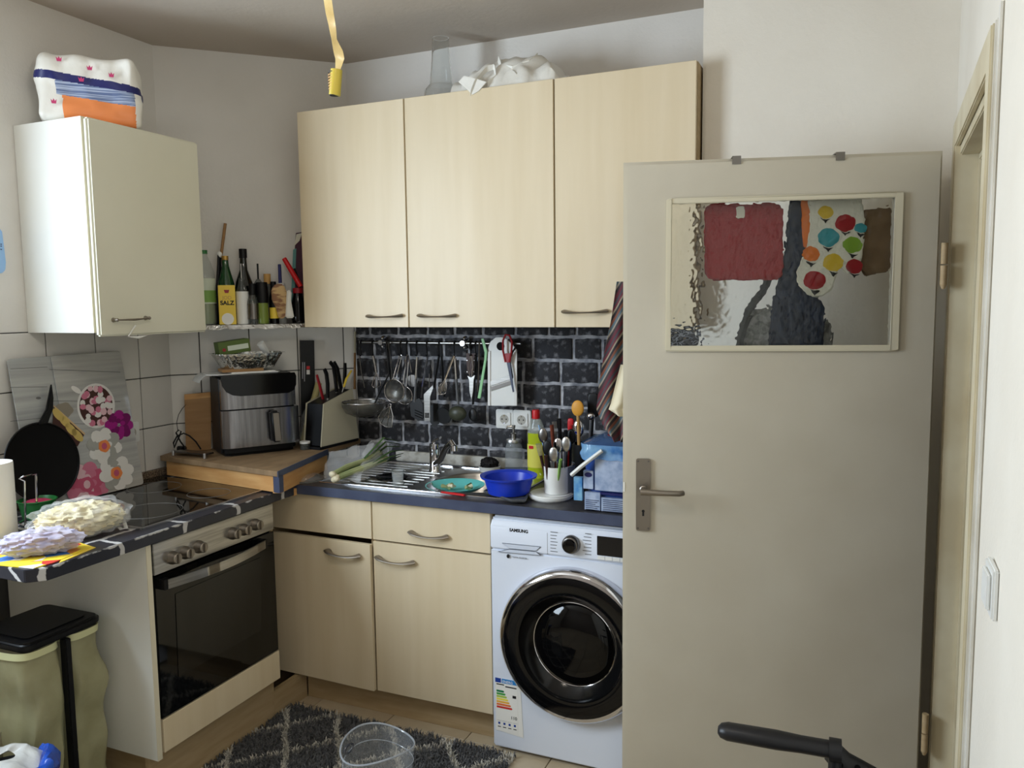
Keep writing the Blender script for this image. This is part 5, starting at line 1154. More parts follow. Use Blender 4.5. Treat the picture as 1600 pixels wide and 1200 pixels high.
# blue tub
tx0, ty0 = P(905, 800, z=Z0).x, -.545; tx1 = 1.16; ty1 = -.33; th = P(893, 690, y=-.53).z-Z0
t = thing('storage_tub', 'large blue plastic tub with lid and white handle beside the door', 'tub', ((tx0+tx1)/2, (ty0+ty1)/2, Z0))
def rr(x0, x1, y0, y1, r, z): return [V((x, y, z)) for x, y, _ in rrect(x0, x1, y0, y1, r)]
mat('tub_blue', (36, 70, 136), .35, col2=(30, 60, 128), vs=14); mat('tub_film', (60, 130, 214), .12, alpha=.6, col2=(150, 200, 240), vs=18, bump=.8, bs=40); mat('tub_label', (176, 190, 214), .4, col2=(140, 158, 190), vs=40)
b0 = rr(tx0+.012, tx1-.012, ty0+.012, ty1-.012, .04, Z0); b1 = rr(tx0-.006, tx1+.006, ty0-.004, ty1+.004, .045, Z0+th-.03); k = MB(); n_ = len(b0)
k.add(b0+b1, [(i, (i+1) % n_, n_+(i+1) % n_, n_+i) for i in range(n_)]+[tuple(range(n_))[::-1], tuple(n_+i for i in range(n_))]); part('body', k, 'tub_blue', t, bevel=.002)
k = MB(); b2 = rr(tx0-.014, tx1+.014, ty0-.012, ty1+.012, .05, 0)+[]; nb = len(b2)
def film_(u, v):
    q_ = u*nb; i_ = int(q_) % nb; p_ = b2[i_].lerp(b2[(i_+1) % nb], q_-int(q_)); p_ = V((p_.x, p_.y, Z0+th-.052+.050*v)); o_ = noise.noise(p_*38)*.010*math.sin(PI*min(1, v*1.2)); return p_+V((o_, o_-.004*math.sin(PI*v), noise.noise(p_*30)*.008*(1-v)))
k.grid(film_, 120, 8); part('rim_film', k, 'tub_film', t)
b3 = rr(tx0-.010, tx1+.010, ty0-.008, ty1+.008, .05, Z0+th-.005); b4 = rr(tx0+.03, tx1-.03, ty0+.03, ty1-.03, .04, Z0+th+.014); k = MB(); k.add(b3+b4, [(i, (i+1) % n_, n_+(i+1) % n_, n_+i) for i in range(n_)]+[tuple(n_+i for i in range(n_)), tuple(range(n_))[::-1]])
part('lid', k, mat('lid_blue', (86, 116, 160), .12, alpha=.8, col2=(60, 90, 140), vs=10, spec=.8), t, bevel=.002)
part('lid_print', MB().poly([V((tx0+.11+.055*math.cos(a_), (ty0+ty1)/2+.04*math.sin(a_), Z0+th+.0145)) for a_ in [2*PI*i/24 for i in range(24)]], (0, 0, .0006)), 'dark_red', t, smooth=0)
yf = ty0-.0005
def tl(px0, py0, px1, py1, m, nm, e=.0012):
    a = P(px0, py0, y=yf-.002); b_ = P(px1, py1, y=yf-.002); a.z = max(a.z, Z0+.003); b_.z = max(b_.z, Z0+.003); part(nm, MB().box(a.x, b_.x, yf-.0045-e, yf+.012, min(a.z, b_.z), max(a.z, b_.z)), m, t, smooth=0)
tl(930, 708, 985, 770, 'tub_label', 'paper_label'); tl(912, 735, 927, 764, 'tub_label', 'print_block'); tl(914, 768, 938, 800, 'tub_label', 'print_block'); tl(940, 777, 985, 803, 'tub_label', 'print_block'); tl(938, 769, 985, 776, 'navy', 'print_band'); tl(897, 745, 910, 782, mat('sea_print', (60, 126, 190), .4, col2=(130, 180, 210), vs=30), 'print_picture')
part('carry_handle', MB().tube([P(893, 742, y=ty0-.03), P(908, 729, y=ty0-.03), P(925, 716, y=ty0-.025), P(941, 704, y=ty0-.018)], .010, 10, flat=.7), 'white_plastic', t)
for i in range(7):
    for x0_, x1_ in ((915, 936), (942, 985)): a = P(x0_, 781+i*3.0, y=yf-.008); b_ = P(x1_-(i % 3)*3, 781+i*3.0, y=yf-.008); a.z = max(a.z, Z0+.004); part('print_line', MB().box(a.x, b_.x, yf-.0066, yf-.005, a.z-.0012, a.z+.0012), 'navy_lam', t, smooth=0)
el2 = P(919, 742, y=yf-.008); part('print_oval', MB().poly([V((el2.x+.013*math.cos(a_), yf-.0062, el2.z+.008*math.sin(a_))) for a_ in [2*PI*i/20 for i in range(20)]], (0, -.0006, 0)), 'navy', t, smooth=0)

# ================================================================== towels beside the door
m_ = mat('stripe_cloth', (120, 50, 60), .95, sheen=.2)
nt = m_.node_tree; N = nt.nodes; L = nt.links; tc = N.new('ShaderNodeTexCoord'); wv = N.new('ShaderNodeSeparateXYZ'); mp = N.new('ShaderNodeMapping'); mp.inputs['Rotation'].default_value = (0, 1.0, 0); L.new(tc.outputs['Object'], mp.inputs[0]); L.new(mp.outputs[0], wv.inputs[0])
mu = N.new('ShaderNodeMath'); mu.operation = 'MULTIPLY'; mu.inputs[1].default_value = 17; L.new(wv.outputs['Z'], mu.inputs[0]); fr2 = N.new('ShaderNodeMath'); fr2.operation = 'FRACT'; L.new(mu.outputs[0], fr2.inputs[0]); cr = N.new('ShaderNodeValToRGB'); cr.color_ramp.interpolation = 'CONSTANT'; L.new(fr2.outputs[0], cr.inputs[0])
e = cr.color_ramp.elements; e[0].color = lin((88, 36, 46)); e[1].position = .16; e[1].color = lin((52, 44, 46))
for ps, cc in ((.28, (142, 134, 122)), (.36, (78, 96, 104)), (.48, (112, 66, 50)), (.6, (40, 36, 40)), (.72, (140, 130, 110)), (.8, (96, 40, 52)), (.9, (60, 60, 66))): q = e.new(ps); q.color = lin(cc)
L.new(cr.outputs[0], N['Principled BSDF'].inputs['Base Color'])
YT = -.63
def cloth(name, lab, left, right, y_, m, fold=.012):
    k = MB()
    def at(ps, v): q = v*(len(ps)-1); i = min(int(q), len(ps)-2); f = q-i; return ps[i][0]*(1-f)+ps[i+1][0]*f, ps[i][1]*(1-f)+ps[i+1][1]*f
    def fn(u, v):
        a, b_ = at(left, v), at(right, v); x, y = a[0]*(1-u)+b_[0]*u, a[1]*(1-u)+b_[1]*u
        p = P(x, y, y=y_); return p+V((0, fold*math.sin(u*11+v*2)*(.3+v), 0))
    k.grid(fn, 24, 40); return solo(name, k, m, lab, 'towel', solid=.003)
cloth('striped_towel', 'red and grey striped woven towel hanging beside the door edge', [(964, 440), (955, 500), (942, 560), (935, 600), (930, 640), (942, 670), (958, 690)], [(990, 440), (990, 500), (990, 560), (990, 600), (990, 640), (985, 670), (975, 690)], -.620, 'stripe_cloth')
m_ = mat('cream_cloth', (222, 212, 184), .95, col2=(196, 164, 96), vs=3, st=(0, 0, 6), fac=(.55, .6))
cloth('cream_towel', 'cream kitchen towel with yellow stripe hanging in front of the striped towel', [(970, 570), (962, 600), (954, 630), (950, 640), (962, 648)], [(995, 570), (995, 600), (995, 630), (990, 640), (985, 655)], -.648, 'cream_cloth', .006)
# ================================================================== rail with hanging utensils
RY = -.05; RZ0, RZ1 = P(562, 536, y=RY), P(814, 536, y=RY); RZ1.z = RZ0.z = (RZ0.z+RZ1.z)/2; RZ = RZ0.z
rl = thing('utensil_rail', 'slim steel utensil rail mounted on the brick wall', 'rail', RZ0.lerp(RZ1, .5))
part('rod', MB().cyl(RZ0, RZ1, .0055, 14), 'steel', rl)
for px in (596, 724):
    p = P(px, 536, y=RY); br2 = part('bracket', MB().blob((p.x, -.03, RZ+.018), (.009, .02, .012), 8).blob((p.x, -.03, RZ-.018), (.009, .02, .012), 8).lathe([(.011, 0), (.011, .05)], (p.x, -.012, RZ), (0, -1, 0), 14), 'chrome', rl)
def shook(px, hold, lo=556):
    a = P(px, 536, y=RY); z1 = P(px, lo, y=RY-.02).z; k = MB()
    k.tube([V((a.x, RY+.009, RZ-.004)), V((a.x, RY+.006, RZ+.008)), V((a.x, RY-.003, RZ+.0095)), V((a.x, RY-.010, RZ+.002)), V((a.x+.001, RY-.012, RZ-.015)), V((a.x+.004, RY-.012, z1+.008)), V((a.x+.006, RY-.018, z1)), V((a.x+.004, RY-.026, z1+.004))], .0024, 6)
    solo('s_hook', k, 'black_plastic', 'thin dark S-hook on the rail holding the '+hold, 'hook', 'S-hooks on the utensil rail')
for px, hold in ((565, 'meat fork'), (583, 'small whisk'), (627, 'round sieve'), (637, 'steel servers'), (652, 'slotted turner'), (668, 'slim peeler'), (687, 'black spatula'), (711, 'green ladle'), (736, 'poultry shears'), (744, 'black serving spoon')): shook(px, hold)
def U(px, py, d=.02): return P(px, py, y=RY-d)
def stick(nm, t, pts, r, m, d=.02, flat=.5, n=8): return part(nm, MB().tube([U(x, y, d) for x, y in pts], r*1.3, n, flat=flat), m, t)
def uten(name, lab, cat, px, py, d=.02): return thing(name, lab, cat, U(px, py, d))
def upoly(nm, t, pts, m, d=.02, th=.003, bev=.0008): return part(nm, MB().poly([U(x, y, d) for x, y in pts], (0, th, 0)), m, t, bevel=bev)
mat('mesh_steel', (120, 118, 112), .35, .8, alpha=.6); mat('olive_ladle', (62, 64, 50), .4); mat('dark_tool', (30, 31, 33), .45)
# big strainer bowl
c = U(568, 628, .13); t = thing('colander', 'round steel mesh strainer with dark handle hanging at the left of the rail', 'strainer', c)
r_ = (U(597, 628, .13)-U(539, 628, .13)).length/2
part('bowl', MB().lathe([(r_, 0), (r_*.97, -.018), (r_*.8, -.045), (r_*.45, -.06), (.001, -.064)], c, n=36, cap=(False, False)), 'mesh_steel', t)
part('rim', MB().ring(c, (.0, .0, 1), r_, .0028, 48, 8), 'chrome', t)
stick('handle', t, ((584, 634), (595, 610), (608, 584), (605, 545)), .004, 'dark_tool', .055)
# round sieves
def sieve(lab, px, py, r, d, top, cone=.02, m='mesh_steel'):
    c = U(px, py, d); R0 = pxm(r, c); t = thing('sieve', lab, 'sieve', c)
    part('mesh', MB().lathe([(R0, 0), (R0*.9, cone*.4), (R0*.5, cone*.9), (.001, cone)], c, (0, 1, 0), 32, cap=(False, False)), m, t)
    part('rim', MB().ring(c, (0, 1, 0), R0, .0022, 40, 8), 'chrome', t)
    a = U(px, py-r, d); b_ = U(*top, .02)
    part('wire_handle', MB().tube([a+V((-.008, 0, 0)), a.lerp(b_, .5)+V((-.007, 0, 0)), b_+V((-.006, 0, 0)), b_+V((0, 0, .006)), b_+V((.006, 0, 0)), a.lerp(b_, .5)+V((.007, 0, 0)), a+V((.008, 0, 0))], .0016, 6), 'chrome', t)
    return t
sieve('round fine mesh sieve hanging at the front of the rail', 616, 611, 18, .06, (626, 556))
sieve('smaller mesh sieve half hidden behind the round sieve', 632, 618, 14, .035, (637, 556), .012)
c = U(603, 652, .075); t = thing('wire_skimmer', 'small fan shaped wire strainer below the round sieve', 'strainer', c)
fan = [(610, 634), (597, 642), (591, 652), (595, 662), (604, 668), (612, 668), (614, 650)]
part('wire_frame', MB().tube([U(x, y, .075) for x, y in fan], .0018, 6, closed=True), 'chrome', t)
for (x0_, y0_), (x1_, y1_) in (((610, 634), (604, 668)), ((591, 652), (614, 652)), ((610, 634), (595, 662))): part('wire', MB().tube([U(x0_, y0_, .075), U(x1_, y1_, .075)], .0011, 6), 'chrome', t)
part('fine_mesh', MB().poly([U(x, y, .073) for x, y in fan], (0, .0006, 0)), 'mesh_steel', t, smooth=0)
part('grip_ring', MB().ring(U(609, 634, .07), (0, 1, 0), .008, .002, 20, 6), 'chrome', t)
# whisk-like beater and thin tools at the left
t = uten('hand_whisk', 'small steel whisk hanging at the left of the rail', 'whisk', 586, 600); stick('handle', t, ((583, 556), (586, 570), (588, 582)), .005, 'steel', .02, 1)
for dx in (-6, -2, 3, 8): stick('wire', t, ((588, 582), (588+dx*.7, 592), (587+dx, 602), (586+dx*.3, 606)), .0012, 'chrome', .02, 1, 6)
t = uten('long_fork', 'thin steel meat fork hanging at the far left of the rail', 'fork', 566, 612, .012); stick('shaft', t, ((562, 556), (565, 580), (570, 606)), .003, 'steel_dark', .012)
t = uten('tongs', 'flat steel tongs hanging behind the strainer', 'tongs', 608, 590, .012); stick('arm', t, ((604, 534), (608, 560), (611, 596)), .006, 'steel_dark', .014, .3); stick('arm', t, ((607, 534), (611, 560), (614, 596)), .006, 'steel', .022, .3)
t = uten('cake_server', 'pair of polished steel servers behind the round sieve', 'server', 628, 590, .015); stick('blade', t, ((637, 556), (630, 575), (625, 594)), .006, 'chrome', .016, .3); stick('blade', t, ((638, 556), (634, 580), (631, 598)), .005, 'chrome', .024, .3)
t = uten('skimmer', 'dark skimmer with thin bent wire handle', 'skimmer', 643, 598, .014); stick('handle', t, ((638, 556), (641, 570), (643, 582)), .0018, 'steel', .014, 1); part('disc', MB().lathe([(.026, 0), (.024, .004), (.001, .008)], U(644, 595, .014), (0, 1, 0), 24), 'steel_dark', t)
t = uten('slotted_turner', 'large black slotted turner with silver grip', 'turner', 652, 640, .03); stick('grip', t, ((652, 558), (650, 592)), .006, 'steel', .03, .7); stick('shaft', t, ((650, 592), (648, 628)), .0055, 'grey_plastic', .03, .6)
upoly('blade', t, ((640, 628), (655, 622), (661, 632), (661, 654), (654, 658), (642, 650)), 'dark_tool', .032, .004)
for i in range(3): upoly('slot', t, ((648, 640+i*4), (660, 645+i*4), (660, 646.5+i*4), (648, 641.5+i*4)), 'black_matte', .0335, .0008, 0)
t = uten('vegetable_peeler', 'long slim steel peeler hanging on the rail', 'peeler', 661, 620, .035); stick('handle', t, ((668, 558), (663, 586), (660, 604)), .0055, 'chrome', .035, .5); stick('tip', t, ((660, 604), (658, 622)), .004, 'steel', .035, .4)
t = uten('steel_server', 'bent steel slotted server at the front of the rail', 'server', 665, 640, .055)
upoly('blade', t, ((662, 616), (676, 602), (677, 606), (672, 620), (672, 658), (663, 658)), 'steel', .055, .0015)
for i in range(4): upoly('slot', t, ((664+i*1.7, 645), (665+i*1.7, 645), (665+i*1.7, 653), (664+i*1.7, 653)), 'black_matte', .0562, .0006, 0)
stick('shaft', t, ((671, 584), (671, 606)), .003, 'steel', .045)
t = uten('black_spatula', 'plain black spatula hanging behind the steel server', 'spatula', 680, 640, .012); stick('handle', t, ((686, 556), (682, 580), (678, 606)), .006, 'dark_tool', .012); upoly('blade', t, ((670, 634), (684, 630), (686, 662), (678, 668), (672, 660)), 'dark_tool', .014, .004)
t = uten('whisk', 'steel balloon whisk leaning to the left on the rail', 'whisk', 690, 606, .04); stick('handle', t, ((710, 556), (703, 574), (696, 592)), .005, 'chrome', .04, 1)
for i in range(6): stick('wire', t, ((696, 592), (690-3+i*2.2, 602), (683+i*2.6, 614), (684+i*1.5, 617)), .0011, 'chrome', .032+.004*(i % 3), 1, 6)
t = uten('potato_masher', 'dark wide masher hanging behind the whisk', 'masher', 688, 640, .012); stick('handle', t, ((690, 556), (692, 590), (694, 620)), .006, 'dark_tool', .010); part('plate', MB().lathe([(.036, 0), (.036, .008)], U(692, 650, .016), (0, 1, .2), 28), 'dark_tool', t)
t = uten('ladle', 'olive green ladle with silver grip at the front of the rail', 'ladle', 713, 650, .05); stick('grip', t, ((711, 560), (713, 592)), .006, 'steel', .05, .7); stick('shaft', t, ((713, 592), (716, 632)), .006, 'grey_plastic', .05, .6)
part('bowl', MB().blob(U(715, 646, .055), (.040, .024, .031), 16), 'olive_ladle', t)
t = uten('kitchen_shears', 'steel poultry shears with pointed blade hanging on the rail', 'shears', 736, 610, .03); stick('loop', t, ((736, 556), (732, 572), (734, 588)), .002, 'chrome', .03, 1); stick('loop', t, ((737, 556), (739, 572), (737, 588)), .002, 'chrome', .03, 1)
upoly('blade', t, ((730, 587), (736, 590), (742, 586), (740, 594), (739, 612), (736.5, 625), (733.5, 612), (733, 594)), 'steel', .03, .002)
t = uten('serving_spoon', 'black serving spoon hanging beside the green stick', 'spoon', 738, 650, .02); stick('handle', t, ((744, 556), (741, 600), (739, 632)), .006, 'dark_tool', .016); part('bowl', MB().blob(U(739, 648, .024), (.019, .010, .028), 12), 'dark_tool', t)
t = uten('wooden_tool', 'dark riveted wooden handle hanging behind the shears', 'handle', 736, 575, .008); upoly('grip', t, ((728, 552), (744, 552), (742, 584), (730, 584)), 'choc', .012, .008)
for q in ((730, 563), (741, 563), (730, 581), (741, 581)): part('rivet', MB().lathe([(.0022, 0), (.0022, .002)], U(*q, .012), (0, -1, 0), 10), 'steel', t)
t = uten('skewer', 'long thin grey skewer hanging left of the green stick', 'skewer', 747, 610, .02); stick('rod', t, ((749, 536), (748, 580), (746, 612)), .0026, 'steel_dark', .02, 1)
k = MB(); k.poly([U(x, y, .04) for x, y in ((751.5, 529), (755.5, 529), (761, 549), (760, 562), (750.5, 623), (746, 622), (756.5, 562), (757, 551))], (0, .005, 0)); solo('green_stick', k, 'mint', 'mint green bent plastic stick hanging on the rail', 'stick', bevel=.001)
t = uten('mandoline', 'white flat vegetable slicer board hanging at the right of the rail', 'slicer', 785, 635, .03)
ms = [(762, 634), (762, 545), (766, 534), (774, 527.5), (784, 527), (793, 531), (800, 538), (807, 547), (807.5, 634)]
part('board', MB().poly([U(x, y, .03) for x, y in ms], (0, .008, 0)), 'white_plastic', t, bevel=.0015)
part('side_rail', MB().poly([U(x, y, .034) for x, y in ((762, 634), (762, 550), (766, 548), (766, 634))], (0, .004, 0)), 'p_white', t, bevel=.0006); part('side_rail', MB().poly([U(x, y, .034) for x, y in ((803, 634), (803, 550), (807.5, 551), (807.5, 634))], (0, .004, 0)), 'p_white', t, bevel=.0006)
part('hanging_hole', MB().lathe([(.017, 0), (.017, .0008)], U(782, 541, .0305), (0, -1, 0), 28), 'black_matte', t)
part('blade', MB().poly([U(x, y, .0345) for x, y in ((766.5, 596), (800, 585), (800, 592), (766.5, 603))], (0, .001, 0)), 'steel', t, smooth=0); part('blade', MB().poly([U(x, y, .0345) for x, y in ((766.5, 605), (800, 594), (800, 600), (766.5, 611))], (0, .001, 0)), 'steel_dark', t, smooth=0)
t = uten('scissors', 'scissors with dark red handles hanging over the white slicer', 'scissors', 793, 600, .05)
part('handle_loop', MB().tube([U(x, y, .05) for x, y in ((790, 566), (786, 548), (786, 532), (790, 523), (796, 524), (800, 534), (799, 550), (796, 566))], .0045, 8), 'dark_red', t); part('handle_loop', MB().tube([U(x, y, .044) for x, y in ((794, 566), (801, 550), (806, 542))], .004, 8), 'black_plastic', t)
upoly('handle_body', t, ((788, 552), (798, 552), (797, 566), (791, 567)), 'dark_red', .053, .008, .002); upoly('blade', t, ((791.5, 566), (797, 566), (803.5, 612), (801, 613.5)), 'navy_lam', .05, .002); upoly('blade', t, ((793, 566), (798, 566), (802, 590), (800, 592)), 'black_plastic', .047, .002)

# ================================================================== floor: rug, bucket, bins, chair
RX0, RX1, RY0, RY1 = -.245, .705, -1.46, -.60
def lattice(x, y):
    u = x+(y+.6)*.787+.016*noise.noise(V((x*9, y*9, 1))); v = x-(y+.6)*.95+.016*noise.noise(V((x*9, y*9, 4)))
    du = abs((u+.28+.12) % .24-.12); dv = abs((v+.03+.125) % .25-.125); return min(du, dv) < .0125
mat('rug_dark', (98, 98, 100), 1, col2=(72, 72, 74), vs=60, sheen=.3); mat('rug_white', (206, 202, 192), 1, col2=(186, 180, 168), vs=60, sheen=.3)
rg3 = thing('rug', 'shaggy dark grey rug with white diamond lattice on the floor', 'rug', ((RX0+RX1)/2, (RY0+RY1)/2, 0))
k = MB(); nu, nv = 105, 150
k.grid(lambda u, v: V((RX0+(RX1-RX0)*u, RY0+(RY1-RY0)*v, .006)), nu, nv, lambda u, v: 1 if lattice(RX0+(RX1-RX0)*u, RY0+(RY1-RY0)*v) else 0); part('backing', k, ['rug_dark', 'rug_white'], rg3, smooth=0)
k = MB(); rr_ = random.Random(9); vs = []; fs = []; mis = []
for i in range(26000):
    x, y = rr_.uniform(RX0-.004, RX1+.004), rr_.uniform(-1.45, RY1+.006); mi = 1 if lattice(x, y) else 0; a = rr_.uniform(0, 2*PI); h = rr_.uniform(.012, .024); le = rr_.uniform(.004, .018); w_ = .0022
    d = V((math.cos(a), math.sin(a), 0)); s_ = V((-d.y, d.x, 0))*w_; p = V((x, y, .005)); n0 = len(vs)
    vs += [p-s_, p+s_, p+d*le*.4+V((0, 0, h*.75))+s_, p+d*le*.4+V((0, 0, h*.75))-s_, p+d*le+V((0, 0, h))]
    fs += [(n0, n0+1, n0+2, n0+3), (n0+3, n0+2, n0+4)]; mis += [mi, mi]
k.v = vs; k.f = fs; k.mi = mis
part('pile', k, ['rug_dark', 'rug_white'], rg3, kind='stuff', smooth=0, weld=False)
# clear bucket
c = P(590, 1163, z=.30); c.z = .026; R0 = (P(647, 1163, z=.30)-P(533, 1163, z=.30)).length/2
t = thing('clear_bucket', 'transparent plastic bucket with grip hole standing on the rug', 'bucket', c)
mat('bucket_clear', (214, 220, 226), .05, alpha=.09, spec=1.0); mat('bucket_edge', (176, 182, 190), .1, alpha=.6, spec=1.0)
k = MB(); 
def bk_(u, v):
    a = 2*PI*u; r_ = R0*(.78+.22*v); top = .274+.012*math.cos(2*(a-2.6)); return c+V((r_*math.cos(a), r_*math.sin(a), top*v))
k.grid(bk_, 64, 16); part('wall', k, 'bucket_clear', t, solid=.0025)
part('base', MB().lathe([(R0*.78, 0), (R0*.78, .004)], c, n=48), 'bucket_clear', t)
part('rim', MB().tube([bk_(i/64, 1) for i in range(64)], .0028, 6, closed=True), 'bucket_edge', t)
part('fill_line', MB().tube([bk_(i/64, .82) for i in range(64)], .0013, 6, closed=True), 'bucket_edge', t)
lp_ = P(553, 1166, z=.275); d_ = (lp_-c); d_.z = 0; d_.normalize(); gc = c+d_*R0*.965+V((0, 0, .238)); part('grip_ring', MB().ring(gc, d_, .02, .004, 28, 8, sx=1, sy=.6), mat('grip_dark', (44, 46, 56), .2, spec=.8), t)

# waste bag stand under the worktop
lz_ = .635; F_, R__, B__ = P(37, 1010, z=lz_), P(161, 958, z=lz_), P(75, 937, z=lz_)
e1_ = (R__-F_); e1_.z = 0; L1 = e1_.length; e1_.normalize(); e2_ = V((-e1_.y, e1_.x, 0)); L2 = .25
t = thing('waste_bag_stand', 'black lidded waste bag stand under the end of the worktop', 'waste bin', F_+e1_*L1/2+e2_*L2/2-V((0, 0, lz_)))
xl = basis(F_, e1_, e2_)
part('lid', MB(xl).poly([(x, y, -.028) for x, y, _ in rrect(0, L1, 0, L2, .03)], (0, 0, .028)), 'black_plastic', t, bevel=.008, seg=3)
part('lid_panel', MB(xl).poly([(x, y, .0003) for x, y, _ in rrect(.03, L1-.03, .03, L2-.03, .02)], (0, 0, .003)), 'black_plastic', t, bevel=.002)
pb = xl @ V((L1*.5, .004, 0)); part('post', MB().box(pb.x-.013, pb.x+.013, pb.y-.010, pb.y+.010, .02, lz_-.029), 'black_plastic', t, bevel=.003)
part('foot', MB(basis(V((F_.x, F_.y, .001)), e1_, e2_)).poly([(x, y, 0) for x, y, _ in rrect(.0, L1, 0, L2, .03)], (0, 0, .02)), 'black_plastic', t, bevel=.004)
mat('bag_yellow', (196, 192, 152), .3, alpha=.62, col2=(170, 166, 126), vs=9, bump=.6, bs=25); mat('trash_mix', (150, 140, 110), .8, col2=(90, 96, 80), vs=14)
def wbag(u0, u1, nm):
    k = MB()
    def fn(u, v):
        a = 2*PI*u; sg = lambda q: math.copysign(abs(q)**.55, q); bul = 1+.10*math.sin(PI*v)+.0*v; um, uh = (u0+u1)/2, (u1-u0)/2
        q = xl @ V((um+uh*sg(math.cos(a))*bul, L2*.5+L2*.48*sg(math.sin(a))*bul, -.03-(lz_-.055)*v)); q += V((noise.noise(q*8), noise.noise(q*8+V((4, 0, 0))), 0))*.022*min(1, v*5)+V((noise.noise(V((q.x*34, q.y*34, q.z*7))), noise.noise(V((q.x*34+5, q.y*34, q.z*7))), 0))*.010*min(1, v*5); q.z = max(q.z, .022); return q
    k.grid(fn, 48, 30); b5 = part(nm, k, 'bag_yellow', t)
    k = MB(); k.grid(lambda u, v: fn(u, v*.035)+(fn(u, .02)-(xl @ V(((u0+u1)/2, L2/2, -.04)))).normalized()*.006+V((0, 0, .002)), 48, 3); part('bag_hem', k, mat('bag_hem', (206, 206, 160), .3) if 'bag_hem' not in MATS else 'bag_hem', b5)
    k = MB().blob(xl @ V(((u0+u1)/2, L2/2, -.33)), ((u1-u0)*.36, L2*.36, .16), 14, .3, 4); part('rubbish', k, 'trash_mix', b5)
wbag(-.004, L1*.47, 'yellow_bag'); wbag(L1*.53, L1+.004, 'yellow_bag')
# small basket bag in the lower left
c = P(-2, 1190, z=.38); c.z = 0; t = thing('basket_liner_bag', 'white and blue plastic bags lining a small basket at the lower left', 'bag', c)
part('basket', MB().lathe([(.085, .001), (.11, .33), (.113, .33), (.112, .335), (.106, .33), (.08, .008)], c, n=32), 'black_plastic', t)
def wb_(u, v):
    a = 2*PI*u; r_ = .115*(1-.75*v**1.5); q = c+V((r_*math.cos(a), r_*math.sin(a), .332+.06*math.sin(PI*v*.6))); return q+V((noise.noise(q*22), noise.noise(q*22+V((3, 0, 0))), noise.noise(q*22+V((0, 3, 0)))))*.022
part('white_bag', MB().grid(wb_, 48, 14), 'film_milky', t)
k = MB()
def bb_(u, v):
    a = -1.9+3.4*u; w2 = 2*PI*v; q = c+V(((.118+.024*math.cos(w2))*math.cos(a), (.118+.024*math.cos(w2))*math.sin(a), .345+.034*math.sin(w2))); return q+V((noise.noise(q*26), noise.noise(q*26+V((3, 0, 0))), noise.noise(q*26+V((0, 3, 0)))))*.020
k.grid(bb_, 40, 14); part('blue_bag', k, mat('bag_blue', (34, 92, 206), .25, alpha=.9, col2=(24, 66, 170), vs=20, bump=.8, bs=40), t)
# table leg / panel under the worktop end at the far left
solo('worktop_leg', MB().box(-.86, -.82, -1.64, -1.60, 0, WZ0-.001), 'white_lam', 'white leg supporting the end of the stove worktop', 'leg', bevel=.002)
# blue plastic hanger on the left wall
c = P(-6, 392, x=XA+.004); t = thing('wall_tag', 'light blue plastic piece hanging on the left wall', 'tag', c)
part('body', MB().poly([P(x, y, x=XA+.002) for x, y in ((-30, 350), (-4, 354), (2, 362), (5, 385), (8, 410), (7, 422), (2, 427), (-30, 427))], (.006, 0, 0)), 'pale_blue', t, bevel=.002)
for y_ in (381, 384, 389): part('print_mark', MB().poly([P(x, y, x=XA+.0085) for x, y in ((.5, y_), (3, y_), (3, y_+1.3), (.5, y_+1.3))], (.0005, 0, 0)), 'navy', t, smooth=0)
# light switch on the right wall
yl = -1.60; z_ = 1.12; sx_ = EX(yl)
t = thing('light_switch', 'white rocker light switch on the wall beside the door frame', 'switch', (sx_, yl, z_))
part('frame', MB().box(sx_-.010, sx_-.0, yl-.04, yl+.04, z_-.04, z_+.04), 'white_plastic', t, bevel=.003); part('rocker', MB().box(sx_-.016, sx_-.010, yl-.028, yl+.028, z_-.028, z_+.028), 'white_plastic', t, bevel=.002)
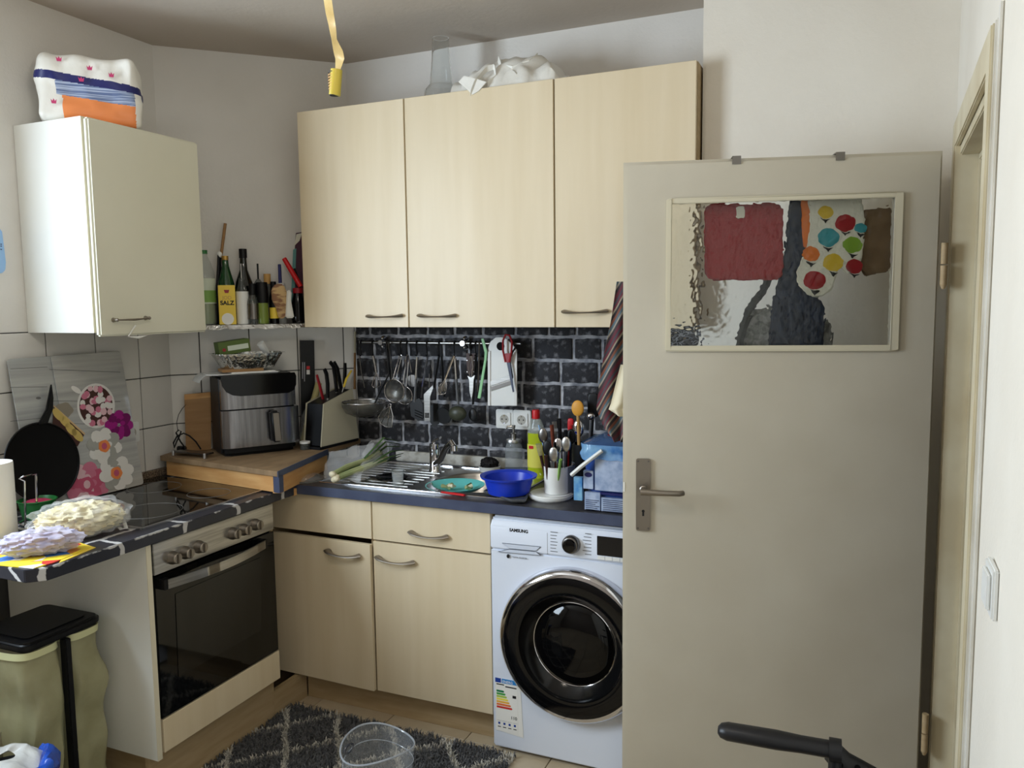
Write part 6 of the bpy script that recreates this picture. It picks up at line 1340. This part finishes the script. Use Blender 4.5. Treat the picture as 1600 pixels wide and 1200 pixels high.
# chair in the lower right
t = thing('armchair', 'black plastic armchair seen by its armrest at the lower right', 'chair', (1.72, -1.6, 0))
az = .65
a, b_ = P(1122, 1140, z=az), P(1305, 1172, z=az)
mat('chair_black', (24, 24, 27), .42); mat('chair_blue', (46, 50, 62), .4)
d_ = (b_-a).normalized(); s_ = V((-d_.y, d_.x, 0)); k = MB()
prof = [(0, -.013), (.012, -.02), (.05, -.021), (.14, -.020), (.19, -.018), (.235, -.018)]
k.tube([a+d_*.0, a+d_*.006, a+d_*.02, a+d_*.12, a+d_*.17, b_], [.010, .019, .024, .025, .022, .022], 14, flat=.75); part('armrest', k, 'chair_black', t)
part('arm_collar', MB().tube([b_-d_*.012, b_+d_*.012], .027, 14, flat=.85), 'chair_black', t)
top = [P(x, y, z=az-.004) for x, y in ((1303, 1158), (1318, 1160), (1360, 1170), (1400, 1184), (1430, 1198), (1470, 1225))]
k = MB()
k.tube([V((p.x, p.y, az-.03-.02*i)) for i, p in enumerate(top)], [.022, .024, .026, .028, .030, .030], 12, flat=1.1); part('back_rail', k, 'chair_black', t)
bk2 = [V((p.x, p.y-.012, az-.05-.02*i)) for i, p in enumerate(top)]
k = MB(); k.grid(lambda u, v: bk2[min(int(u*5), 4)].lerp(bk2[min(int(u*5), 4)+1], u*5-min(int(u*5), 4))+V((0, -.014, -.32*v)), 20, 10); part('side_shell', k, 'chair_blue', t, solid=.006)
for px, py in ((1313, 1195), (1340, 1199)): p = P(px, py, y=bk2[1].y-.02); part('vent_hole', MB().lathe([(.006, 0), (.006, .001)], p, (0, -1, 0), 12), 'black_matte', t)
part('seat', MB().poly([(x+1.68, y-1.62, .42) for x, y, _ in rrect(-.19, .19, -.2, .2, .05)], (0, 0, .03)), 'chair_blue', t, bevel=.008)
for lx_, ly_ in ((1.52, -1.80), (1.84, -1.80), (1.52, -1.44), (1.84, -1.44)): part('leg', MB().cyl((lx_, ly_, 0), (lx_, ly_, .425), .014, 12), 'chair_black', t)
part('arm_post', MB().cyl((b_.x, b_.y, .43), (b_.x, b_.y, az-.01), .013, 12), 'chair_black', t)
